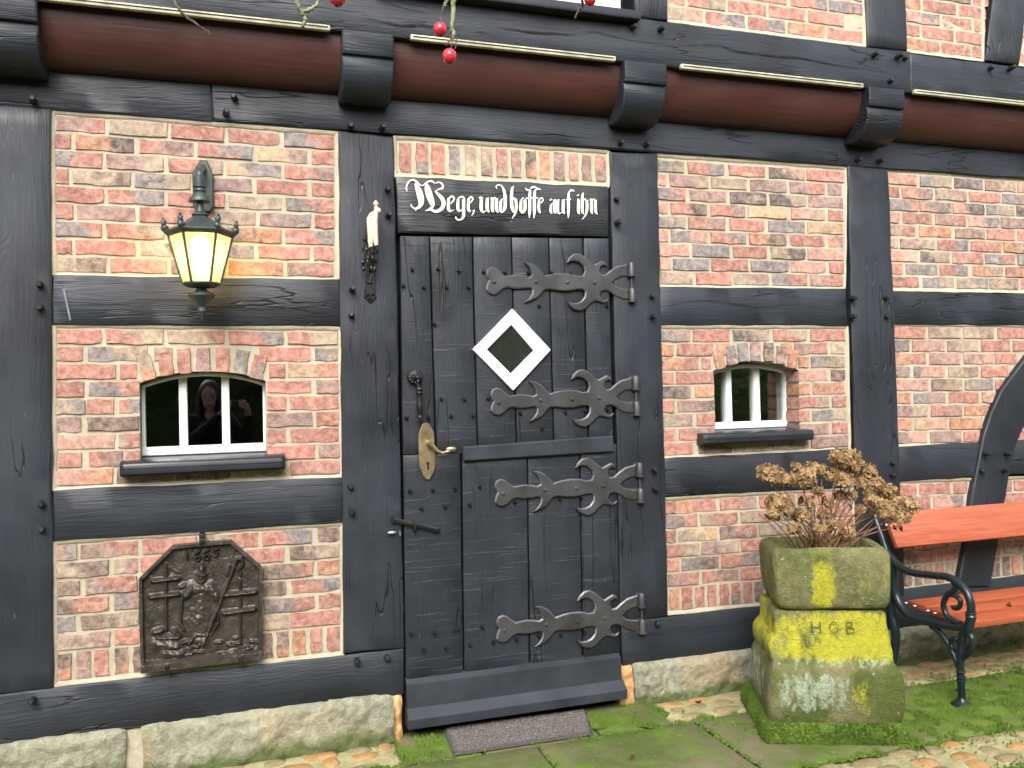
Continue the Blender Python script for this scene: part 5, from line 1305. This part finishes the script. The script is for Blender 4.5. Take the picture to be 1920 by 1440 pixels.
bk = onX(*C3(122, 1120), BX); b.tube([bk, (bk.x, bk.y+.01, .03), (bk.x, bk.y+.02, .0)], .018, 8); b.lathe([(.045, 0), (.03, .016), (.018, .04)], (bk.x, bk.y+.02, 0), 14)
ie = b.build('iron_end', MAT['bench_iron'], bench, 50)
o = ie.copy(); COL.objects.link(o); o.parent = bench; o.location = (1.35, 0, 0)
def plank_q(x0, x1, p, th, name, c=.005):
    # p: two (y,z) points giving the face line from back/top to front/bottom
    (ya, za), (yb_, zb_) = p; d = Vector((yb_-ya, zb_-za)); n_ = Vector((-d.y, d.x)).normalized()*th
    if n_.y > 0 and abs(d.x) > abs(d.y): n_ = -n_
    bm = bmesh.new(); vs = [bm.verts.new((x, y, z)) for x in (x0, x1) for y, z in ((ya, za), (yb_, zb_), (yb_+n_.x, zb_+n_.y), (ya+n_.x, za+n_.y))]
    for f_ in ((0, 1, 2, 3), (7, 6, 5, 4), (0, 4, 5, 1), (1, 5, 6, 2), (2, 6, 7, 3), (3, 7, 4, 0)): bm.faces.new([vs[i] for i in f_])
    bmesh.ops.recalc_face_normals(bm, faces=bm.faces); bmesh.ops.bevel(bm, geom=bm.edges[:], offset=c, segments=2, profile=.5, affect='EDGES'); bm.verts.index_update()
    q_ = MB().add([v.co[:] for v in bm.verts], [[v.index for v in f.verts] for f in bm.faces]); bm.free()
    return q_.build(name, MAT['bench_wood'], bench, 40)
BE = BX+1.40
pb = onY(*C3(132, 322), -.215); pt = onY(*C3(62, 110), -.135)
bx0 = pb.x
br_ = plank_q(bx0, BE, ((-.135, pb.z+.175), (-.215, pb.z)), -.028, 'back_plank')
zs = .405
sa = onZ(*C3(160, 650), zs); sb_ = onZ(*C3(245, 745), zs); sc_ = onZ(*C3(270, 770), zs-.005); sd_ = onZ(*C3(400, 790), zs-.01)
plank_q(sa.x-.01, BE, ((-.215, zs+.004), (-.345, zs)), .032, 'seat_plank')
plank_q(sa.x-.01, BE, ((-.36, zs-.004), (-.475, zs-.008)), .032, 'seat_plank')
plank_q(sa.x-.01, BE, ((-.49, zs-.010), (-.61, zs-.018)), .034, 'seat_plank')
bo = MB().lathe([(.011, 0), (.010, .003), (.004, .006)], (0, 0, 0), 10).mesh('bolt_head', MAT['steel'], 50)
for x, y in ((148, 258), (115, 165)):
    p = onY(*C3(x, y), -.20); o = link('bolt_head', bo, bench); o.location = (p.x, -.205+.06*(p.z-pb.z-.04)/.12, p.z); o.rotation_euler = (R(68), 0, 0)
for yv in (-.25, -.31, -.40, -.445, -.53, -.58):
    o = link('bolt_head', bo, bench); o.location = (BX+.03, yv, zs+.003+(yv+.215)*.04)

# ------------------------------------------------------------------ crab-apple twigs hanging into the view
tree = thing('crab_apple_tree', 'crab apple tree whose bare lichened twigs with red fruit hang before the upper beam', 'tree')
rt_ = random.Random(23); AY = -1.9
def tw(pts, r0, r1, name='twig', mat='bark', n=5):
    P = sm_(pts, n); k = len(P); P = [p+Vector((rt_.uniform(-1, 1), rt_.uniform(-1, 1), rt_.uniform(-1, 1)))*min(.003, r0*.5) for p in P]
    return MB().tube(P, [r0+(r1-r0)*i/(k-1) for i in range(k)], 7).build(name, MAT[mat], tree, 60)
a = lambda x, y, Y=AY: onY(x, y, Y)
trunk = [(2.6, -6.3, -.05), (2.58, -6.25, .6), (2.5, -6.1, 1.3), (2.35, -5.8, 2.1), (2.1, -5.3, 2.8)]
tw(trunk, .12, .075, 'trunk', 'bark', 8)
l0 = Vector(trunk[-1]); tip = a(300, -190, -1.75)
tw([l0, (1.9, -4.5, 3.15), (1.5, -3.4, 3.2), a(1150, -170, -2.2), a(850, -175), a(560, -165, -1.85), tip], .036, .006, 'branch', 'lichen_bark', 8)
tw([(2.35, -5.8, 2.1), (3.0, -5.6, 2.9), (3.6, -5.2, 3.5), (4.4, -5.0, 3.9)], .05, .015, 'branch', 'bark', 8)
tw([(2.45, -6.0, 1.7), (1.7, -6.3, 2.6), (1.1, -6.5, 3.4), (.6, -6.9, 4.0)], .05, .015, 'branch', 'bark', 8)
tw([a(850, -175), a(858, -90), a(852, -20), a(850, 20), a(849, 60), a(851, 78)], .0085, .0036, 'twig', 'lichen_bark')
tw([a(850, 45), a(843, 62), a(846, 76)], .003, .0016); tw([a(849, 62), a(848, 80), a(844, 94)], .0016, .0012); tw([a(850, 70), a(840, 80), a(835, 86)], .002, .0012); tw([a(849, 55), a(856, 70), a(853, 92)], .002, .0012)
tw([a(846, -25), a(832, 8), a(828, 30), a(826, 46)], .002, .0013); tw([a(848, -5), a(838, 2), a(833, 14)], .005, .003, 'twig', 'lichen_bark')
tw([a(560, -165, -1.85), a(548, -60), a(557, 5), a(568, 22), a(572, 40), a(566, 50)], .008, .0034, 'twig', 'lichen_bark'); tw([a(566, 20), a(584, 18), a(594, 8), a(604, -12)], .005, .003, 'twig', 'lichen_bark'); tw([a(586, 16), a(590, 24)], .003, .002)
tw([tip, a(305, -70, -1.8), a(325, 0), a(352, 32), a(378, 50), a(396, 65)], .005, .0014)
tw([a(1150, -170, -2.2), a(1100, -60, -2.0), a(1092, 8), a(1084, 20), a(1079, 34)], .005, .0018); tw([a(1108, -60), a(1110, -25), a(1108, -8)], .0022, .0014); tw([a(620, -168, -1.85), a(628, -60), a(632, -18)], .0024, .0014)
def apple(x, y, rpx):
    c = a(x, y); r_ = rpx/FPX*(c-EYE).length; b = MB()
    b.lathe([(.0006, r_*.80), (r_*.22, r_*.95), (r_*.55, r_*.90), (r_*.88, r_*.52), (r_*1.0, .02*r_), (r_*.93, -r_*.45), (r_*.68, -r_*.86), (r_*.34, -r_*1.0), (r_*.16, -r_*.93), (.0005, -r_*.9)], c, 16)
    o = b.build('apple', MAT['apple'], tree, 70)
    k = MB()
    for i in range(5): t = i*2*PI/5; k.tube([(c.x, c.y, c.z-r_*.92), (c.x+r_*.2*math.cos(t), c.y+r_*.2*math.sin(t), c.z-r_*1.12)], r_*.07, 4)
    k.build('calyx', MAT['stem'], o)
for p in ((825, 55, 11.5), (843, 105, 12.5), (632, -5, 14), (1106, -1, 10)): apple(*p)

# ------------------------------------------------------------------ what the panes mirror: the hedge and the photographer
hedge = thing('garden_hedge', 'tall dark evergreen hedge across the garden, mirrored in the window panes', 'hedge')
rg = random.Random(31); b = MB()
b.grid(lambda u, v: (-14+30*u, -9.6+.5*nz(u*26, v*5, 1)+.25*nz(u*80, v*14, 4)+(.5*(v**3)), -.1+5.0*v+.4*nz(u*18, v, 8)*v), 150, 26)
b.build('inner_shade', MAT['leaf_dark'], hedge)  # dark sheet, the shade inside the hedge put into its colour
b = MB()
for k in range(16000):
    u, v = rg.random(), rg.random(); x = -14+30*u; z = 4.9*v+.4*nz(u*18, v, 8)*v; y = -9.6+.5*nz(u*26, v*5, 1)+.25*nz(u*80, v*14, 4)+.5*v**3+rg.uniform(.0, .35)
    d = Vector((rg.uniform(-1, 1), rg.uniform(.1, 1), rg.uniform(-.8, .4))).normalized(); e = d.cross(Vector((rg.uniform(-1, 1), rg.uniform(-1, 1), 1))).normalized(); s_ = rg.uniform(.06, .13); c = Vector((x, y, z))
    b.add([c, c+d*s_*.5+e*s_*.28, c+d*s_, c+d*s_*.5-e*s_*.28], [(0, 1, 2, 3)])
b.build('foliage', MAT['leaf_green'], hedge)['kind'] = 'stuff'
shrub = thing('reflection_shrub', 'bright green leafy shrub added in the garden, mirrored in the window right of the door', 'shrub')  # shrub added to lighten what the right pane mirrors
b = MB()
for k in range(5200):
    th, ph_ = rg.uniform(0, 2*PI), math.acos(rg.uniform(-.6, 1)); d0 = Vector((math.sin(ph_)*math.cos(th), math.sin(ph_)*math.sin(th), math.cos(ph_))); q0 = 1+.35*noise.noise(d0*2.2)
    c = Vector((7.3, -7.6, 1.15))+Vector((d0.x*2.1, d0.y*1.1, d0.z*1.35))*q0*rg.uniform(.75, 1.0); d = (d0+Vector((rg.uniform(-1, 1), rg.uniform(-1, 1), rg.uniform(-.8, .6)))).normalized(); e = d.cross(Vector((rg.uniform(-1, 1), rg.uniform(-1, 1), 1))).normalized(); s_ = rg.uniform(.09, .17)
    b.add([c, c+d*s_*.5+e*s_*.26, c+d*s_, c+d*s_*.5-e*s_*.26], [(0, 1, 2, 3)])
b.build('crown', MAT['leaf_bright'], shrub)['kind'] = 'stuff'
MB().ball((7.3, -7.6, 1.1), 1.0, 4, .4, (1.85, .95, 1.2), 3.0).build('inner_crown', MAT['leaf_bright'], shrub)
b = MB()
for k in range(7): t = k*.9; b.tube([(7.3+.1*math.cos(t), -7.6+.1*math.sin(t), -.05), (7.3+.5*math.cos(t), -7.6+.4*math.sin(t), .7), (7.3+1.2*math.cos(t), -7.6+.7*math.sin(t), 1.5)], [.03, .022, .01], 6)
b.build('stem', MAT['bark'], shrub)
person = thing('person', 'dark coated person with long brown hair mirrored in the low window', 'person')
def remesh(o, vox=.009, sm=6):
    m_ = o.modifiers.new('join', 'REMESH'); m_.mode = 'VOXEL'; m_.voxel_size = vox; m_.use_smooth_shade = True
    k = o.modifiers.new('soft', 'SMOOTH'); k.iterations = sm; k.factor = .5
HX, HYp, HZ = -.23, -4.28, 1.60
b = MB()
b.ball((HX, HYp, HZ+.03), .092, 3, 0, (.86, 1.02, 1.1)); b.ball((HX, HYp+.02, HZ-.045), .068, 3, 0, (.86, .95, 1.05)); b.ball((HX, HYp+.05, HZ-.098), .026, 2)
b.tube([(HX, HYp+.088, HZ+.02), (HX, HYp+.103, HZ-.012), (HX, HYp+.094, HZ-.026)], [.009, .013, .013], 8); b.ball((HX, HYp+.086, HZ-.062), .018, 2, 0, (1.3, .6, .5))
for sx in (-1, 1): b.ball((HX+sx*.080, HYp-.005, HZ-.005), .022, 2, 0, (.4, .8, 1.2)); b.ball((HX+sx*.032, HYp+.070, HZ+.028), .02, 2, 0, (1.2, .7, .5))
b.tube([(HX, HYp-.01, HZ-.05), (HX, HYp-.02, HZ-.13), (HX, HYp-.02, HZ-.20)], [.052, .050, .062], 12)
b.tube([(HX, HYp-.02, HZ-.20), (HX, HYp-.03, HZ-.42), (HX, HYp-.04, .95), (HX, HYp-.04, .88)], [.085, .11, .12, .11], 14)
PH = Vector((.0, -3.955, 1.53))
for sx in (-1, 1):
    sh = Vector((HX+sx*.17, HYp-.03, 1.385)); el = Vector((HX+sx*.27+.05, HYp+.10, 1.16)); wr = PH+Vector((sx*.115, -.05, -.075)); kn_ = PH+Vector((sx*.090, -.022, -.005))
    b.tube([(HX, HYp-.03, 1.36), sh, el, wr], [.05, .055, .04, .027], 10); b.tube([wr, wr.lerp(kn_, .5), kn_], [.026, .034, .030], 8, .6)
    for k, (dz, L_) in enumerate(((.034, .060), (.014, .068), (-.006, .064), (-.026, .052))):
        s0 = kn_+Vector((0, .004, dz*.8)); b.tube([s0, s0+Vector((-sx*.012, .026, dz*.15)), s0+Vector((-sx*L_*.62, .034, dz*.1)), s0+Vector((-sx*L_, .030, 0))], [.0095, .009, .0085, .0075], 7)
    b.tube([wr.lerp(kn_, .45), kn_+Vector((-sx*.02, -.014, -.028)), kn_+Vector((-sx*.055, -.012, -.024))], [.012, .0105, .009], 7)
    hp_ = Vector((HX+sx*.09, HYp-.04, .90)); b.tube([hp_, (hp_.x+sx*.01, hp_.y+.01, .48), (hp_.x+sx*.01, hp_.y-.01, .09), (hp_.x+sx*.01, hp_.y-.01, .05)], [.085, .058, .042, .045], 12); b.tube([(hp_.x+sx*.01, hp_.y-.03, .05), (hp_.x+sx*.02, hp_.y+.16, .035)], [.045, .034], 10)
body = b.build('body', MAT['skin'], person, 60); remesh(body, .007, 4)
b = MB()
b.tube([(HX, HYp-.03, 1.415), (HX, HYp-.035, 1.36), (HX, HYp-.035, 1.20), (HX, HYp-.04, 1.02), (HX, HYp-.04, .86), (HX, HYp-.04, .70), (HX, HYp-.04, .55)], [.085, .150, .165, .155, .175, .19, .20], 18, 1.0)
for sx in (-1, 1):
    sh = Vector((HX+sx*.165, HYp-.03, 1.385)); el = Vector((HX+sx*.27+.05, HYp+.10, 1.16)); wr = PH+Vector((sx*.118, -.065, -.095))
    b.tube([(HX+sx*.05, HYp-.03, 1.375), sh, sh.lerp(el, .5), el, el.lerp(wr, .5), wr], [.075, .080, .070, .062, .054, .046], 12)
    hx_ = HX+sx*.10; b.tube([(hx_, HYp-.04, .92), (hx_, HYp-.03, .48), (hx_, HYp-.05, .075)], [.105, .078, .062], 12)
    b.tube([(hx_, HYp-.08, .048), (hx_+sx*.01, HYp+.14, .04)], [.052, .042], 10)
coat = b.build('coat', MAT['dark_cloth'], person, 60); remesh(coat, .012, 6)
b = MB(); b.ball((HX, HYp-.022, HZ+.045), .107, 3, .06, (.95, .98, 1.05))
for k in range(46):
    t = PI*.12+PI*1.76*k/45+PI*.5-PI*.0; cx, cy = math.cos(t), math.sin(t)
    if cy > .62: continue
    L_ = rg.uniform(.26, .34); b.tube([(HX+cx*.085, HYp-.02+cy*.09, HZ+.06), (HX+cx*.103, HYp-.025+cy*.10, HZ-.06), (HX+cx*.11, HYp-.03+cy*.09, HZ+.05-L_)], [.020, .020, .010], 6)
b.build('hair', MAT['hair'], person, 60)
for sx in (-1, 1): MB().ball((HX+sx*.032, HYp+.082, HZ+.018), .0105, 2, 0, (1.3, .7, .7)).build('eye', MAT['hair'], person, 60)
MB().ball((HX, HYp+.092, HZ-.062), .016, 2, 0, (1.5, .5, .42)).build('lips', MAT['skin'], person, 60)
ph_o = tag(MB().box(PH.x-.068, PH.x+.068, PH.y-.004, PH.y+.004, PH.z-.034, PH.z+.034, .003).build('mobile_phone', MAT['phone'], None, 40), 'dark mobile phone held up by the person mirrored in the window', 'phone')

# ------------------------------------------------------------------ moss cushions and fallen leaves
rm_ = random.Random(77); b = MB()
pats = [(1.60, -.20, .22, .10, 900), (1.72, -.30, .20, .03, 500), (1.235, -.62, .012, .30, 300), (2.02, -.62, .010, .30, 300), (2.85, -.55, .20, .30, 2600), (3.35, -.66, .5, .26, 15000), (3.9, -.62, .4, .26, 8000), (2.80, -.72, .2, .16, 4000), (1.62, -.2, .16, .08, 1500), (.72, -.2, .07, .1, 700), (2.45, -.92, .5, .02, 500), (1.95, -.33, .5, .02, 500), (.75, -.12, .09, .10, 500), (.4, -.31, .35, .012, 500), (.2, -.03, .5, .012, 500), (2.4, -.03, .5, .012, 400), (1.0, -.16, .012, .14, 200), (1.55, -.16, .012, .14, 260), (1.93, -.16, .02, .14, 300), (3.0, -1.25, .6, .05, 900), (2.2, -.45, .12, .10, 500)]
for cx, cy, sx, sy, n in pats:
    for k in range(n):
        x, y = rm_.gauss(cx, sx*.55), rm_.gauss(cy, sy*.55)
        if y > -.02 or nz(x*9, y*9, 2) < -.12: continue
        k_ = max(0, nz(x*14, y*14, 6)+.25); h = rm_.uniform(.004, .011)*(1+1.6*k_); r_ = rm_.uniform(.003, .007); t = rm_.random()*6.28; z = -.004+.010*k_
        P = [(x+r_*math.cos(t+i*2.094), y+r_*math.sin(t+i*2.094), z) for i in range(3)]+[(x+rm_.uniform(-.004, .004), y+rm_.uniform(-.004, .004), z+h)]
        b.add(P, [(0, 1, 3), (1, 2, 3), (2, 0, 3)])
foot = next(o for o in ped.children if o.name.startswith('mossy_foot'))
for pol in foot.data.polygons:
    if len(pol.vertices) > 4: continue
    for k in range(int(pol.area*52000)):
        vs = [foot.data.vertices[i].co for i in pol.vertices]; u, v = rm_.random(), rm_.random()
        p = vs[0].lerp(vs[1], u).lerp(vs[3].lerp(vs[2], u), v) if len(vs) == 4 else vs[0].lerp(vs[1], u)
        nn = pol.normal; t1 = nn.orthogonal().normalized(); t2 = nn.cross(t1); r_ = rm_.uniform(.002, .005); h = rm_.uniform(.004, .012); t = rm_.random()*6.28
        if nz(p.x*18, p.y*18, p.z*18) < -.25: h *= .4
        b.add([p+t1*r_*math.cos(t+i*2.094)+t2*r_*math.sin(t+i*2.094) for i in range(3)]+[p+nn*h+Vector((rm_.uniform(-.004, .004), rm_.uniform(-.004, .004), rm_.uniform(-.002, .003)))], [(0, 1, 3), (1, 2, 3), (2, 0, 3)])
mo = b.build('moss', MAT['moss'], None, None, 'stuff'); mo['label'] = 'green moss growing over the slabs and joints'; mo['category'] = 'moss'
for x, y, s_, lb_ in ((1312, 1312, .045, 'curled brown leaf on the cobbles under the plinth, left of the pedestal'), (1182, 1424, .03, 'small reddish leaf on the bare slab beyond the doormat'), (1790, 1296, .03, 'brown leaf crumb on the moss behind the bench leg'), (1690, 1300, .03, 'brown leaf on the cobbles between pedestal and bench'), (1888, 1132, .045, 'curled dry leaf lying on the bench seat')):
    p = onZ(x, y, .008 if y > 1200 else .41); o = leaf(Vector((p.x, p.y, p.z)), Vector((rh.uniform(-1, 1), rh.uniform(-1, 1), .12)), s_, 'fallen_leaf'); tag(o, lb_, 'leaf', 'fallen leaves')

# ------------------------------------------------------------------ flat black slivers painting the shade of drying cracks in the timbers, a chalk stroke
def crack(pts, Y, wmax, parent=None):
    P = sm_([Vector((*W(x, y, Y), 0)) for x, y in pts], 6); n = len(P); V = []
    for i, p in enumerate(P):
        T = (P[min(i+1, n-1)]-P[max(i-1, 0)]).normalized(); N_ = Vector((-T.y, T.x, 0)); wv = wmax*math.sin(PI*(i+.3)/(n-.4))**.7*(.55+.45*nz(i*.9, wmax*900))
        for sg_ in (-1, 1): q_ = p+N_*wv*sg_*.5+Vector((0, nz(i*.7, p.x)*.003, 0)); V.append((q_.x, Y, q_.y))
    MB().add(V, [(2*i, 2*i+1, 2*i+3, 2*i+2) for i in range(n-1)]).build('crack', MAT['black_void'], parent or house)
JY = J-.0185
crack([(672, 30), (715, 40), (745, 46), (790, 47), (840, 52), (870, 50)], JY, .010); crack([(930, 50), (985, 58), (1040, 62), (1080, 64)], JY, .011); crack([(1080, 60), (1120, 60), (1180, 74), (1260, 84)], JY, .005); crack([(880, 55), (905, 60), (935, 67)], JY, .005)
crack([(1275, 85), (1345, 84), (1380, 94), (1440, 103), (1500, 108), (1560, 120), (1615, 130)], JY, .012); crack([(1560, 120), (1620, 128), (1690, 142)], JY, .004)
crack([(1237, 578), (1290, 565), (1335, 563), (1380, 570), (1430, 575), (1480, 570), (1540, 578)], RA-.0065, .006); crack([(100, 568), (200, 570), (300, 562), (390, 566)], RA-.0065, .003); crack([(440, 576), (500, 578), (560, 576), (630, 568)], RA-.0065, .006)
crack([(1022, 950), (1020, 1000), (1022, 1060), (1026, 1130)], DY-.0065, .005); crack([(1700, 932), (1760, 930), (1810, 925)], RA-.0065, .004); crack([(702, 660), (704, 700), (705, 740)], PO-.0045, .006)
q_ = [(118, 542), (122, 541), (134, 600), (131, 602)]
MB().add([(*(lambda t: (t[0], RA-.0065, t[1]))(W(x, y, RA)),) for x, y in q_], [(0, 1, 2, 3)]).build('chalk_stroke', MAT['highlight_chalk_grey'], house)

rl = random.Random(88); b = MB()
for k in range(420):
    x, y = rl.uniform(-.4, 4.6), rl.uniform(-1.25, -.05); r_ = rl.uniform(.002, .007)*(1 if rl.random() < .85 else 1.8); t = rl.random()*6.28; z = .006
    b.add([(x+r_*math.cos(t), y+r_*math.sin(t), z), (x-r_*.5*math.sin(t), y+r_*.5*math.cos(t), z+.002), (x-r_*math.cos(t), y-r_*math.sin(t), z+.001), (x+r_*.5*math.sin(t), y-r_*.5*math.cos(t), z+.003)], [(0, 1, 2, 3)])
lo_ = b.build('litter', MAT['petal'], None, None, 'stuff'); lo_['label'] = 'fine pale crumbs of dry petals scattered over the paving'; lo_['category'] = 'litter'
